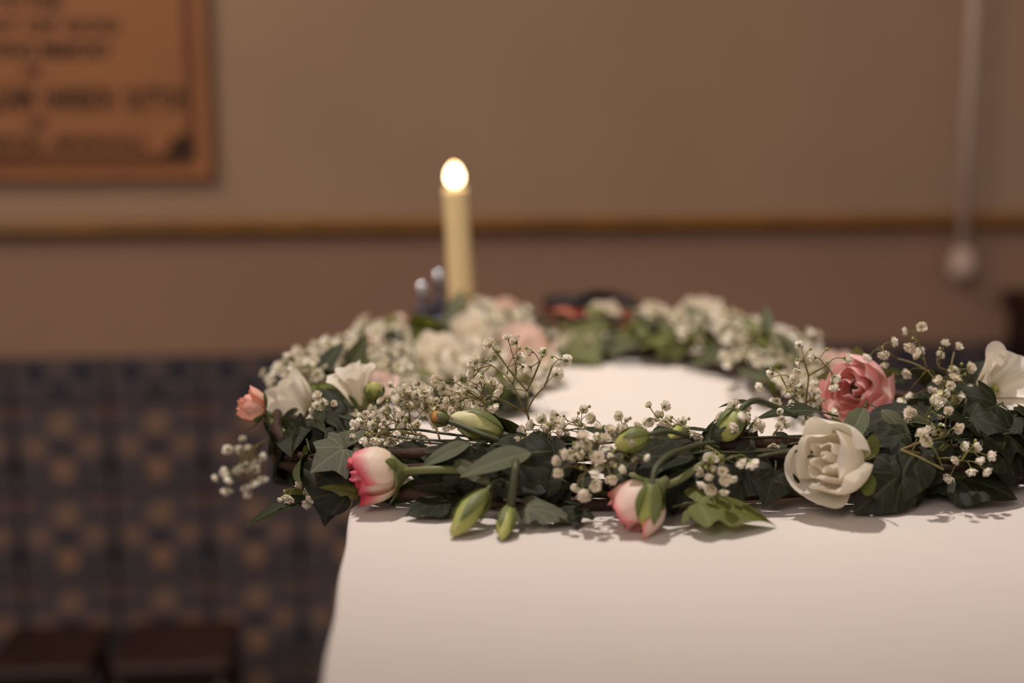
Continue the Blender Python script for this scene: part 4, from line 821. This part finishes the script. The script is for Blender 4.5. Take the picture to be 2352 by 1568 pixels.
# in focus, large in view
PS = [((1300, 1020), (1235, 1000), (60, 28), 9, 24, 0.905, 0.90), ((1620, 1010), (1570, 985), (45, 30), 7, 25, 0.905, 0.90), ((1500, 1020), (1425, 985), (60, 28), 8, 26, 0.895, 0.89), ((1720, 1010), (1700, 950), (50, 35), 9, 27, 0.90, 0.905), ((930, 1030), (850, 990), (60, 50), 16, 22, 0.93, 0.92), ((1080, 1010), (1030, 930), (60, 45), 12, 23, 0.94, 0.93), ((1150, 985), (1100, 890), (75, 70), 14, 2, 0.95, 0.92), ((960, 1010), (900, 930), (85, 55), 24, 3, 0.955, 0.93), ((990, 1020), (900, 990), (95, 38), 20, 4, 0.92, 0.91),
      ((1010, 1010), (985, 925), (75, 50), 16, 5, 0.945, 0.92), ((640, 1010), (540, 1070), (75, 75), 24, 6, 1.06, 1.0), ((700, 1060), (690, 1135), (55, 35), 8, 7, 0.925, 0.93), ((1420, 1010), (1340, 970), (75, 32), 9, 8, 0.92, 0.90),
      ((1420, 1060), (1345, 1075), (70, 75), 18, 9, 0.85, 0.865), ((1570, 1010), (1510, 960), (50, 38), 7, 10, 0.915, 0.90), ((1710, 1030), (1695, 975), (60, 55), 16, 11, 0.915, 0.90), 
      ((1620, 1030), (1670, 1080), (75, 50), 13, 13, 0.855, 0.87), ((2160, 960), (2190, 890), (75, 70), 13, 16, 0.96, 0.96),
      ((1260, 1010), (1275, 985), (70, 30), 10, 17, 0.90, 0.895), ((2060, 960), (2130, 960), (80, 45), 9, 18, 0.93, 0.94), ((1790, 980), (1790, 985), (50, 60), 8, 19, 0.91, 0.92), ((1470, 1060), (1440, 1050), (45, 40), 7, 20, 0.86, 0.87), ((760, 1000), (740, 930), (60, 45), 9, 21, 0.98, 0.96)]
for bp, cp, rp, n, sd, Y, Yb in PS: psprig(bp, cp, rp, n, sd, Y, Yb)
for bp, cp, rp, n, sd, Y, Yb in [((900, 990), (850, 960), (70, 45), 16, 61, 1.0, 0.98), ((780, 930), (740, 880), (85, 40), 18, 62, 1.13, 1.1), ((1060, 990), (1010, 955), (80, 40), 14, 63, 0.97, 0.94), ((690, 960), (650, 890), (60, 35), 10, 64, 1.12, 1.08), ((2250, 1000), (2300, 980), (60, 60), 10, 65, 0.95, 0.95), ((1850, 960), (1870, 930), (60, 45), 9, 66, 0.97, 0.95), ((1340, 1040), (1390, 1010), (60, 40), 10, 67, 0.87, 0.87), ((960, 900), (1000, 880), (60, 50), 12, 68, 1.06, 1.05)]: psprig(bp, cp, rp, n, sd, Y, Yb)
for i in range(11):
    p = V((-0.10 + 0.011*i, 1.14 + 0.2*((i*0.618) % 1), T + 0.012)); sprig(p, p + V((0.01, -0.01, 0.022)), (0.026, 0.026, 0.014), 11, 400 + i, False)
# the far half: soft in the photograph
for i in range(62):
    t = 0.15 + (i / 62) * 3.35 + rnd.uniform(-.03, .03)
    p, d, o = ring_frame(t); a = rnd.uniform(0.5, 2.7); rad = o*math.cos(a) + Z*math.sin(a)
    sprig(p + rad*0.012, p + rad*rnd.uniform(0.018, 0.032) + d*rnd.uniform(-.02, .02), (0.026, 0.022, 0.013), rnd.randint(13, 18), 200 + i, False, T + 0.050 + (0.012 if i % 9 == 0 else 0))
bb_ = back_blooms.build('small_white_blooms', [M_['floret'], M_['sepal']], WR); tag(bb_, kind='stuff')
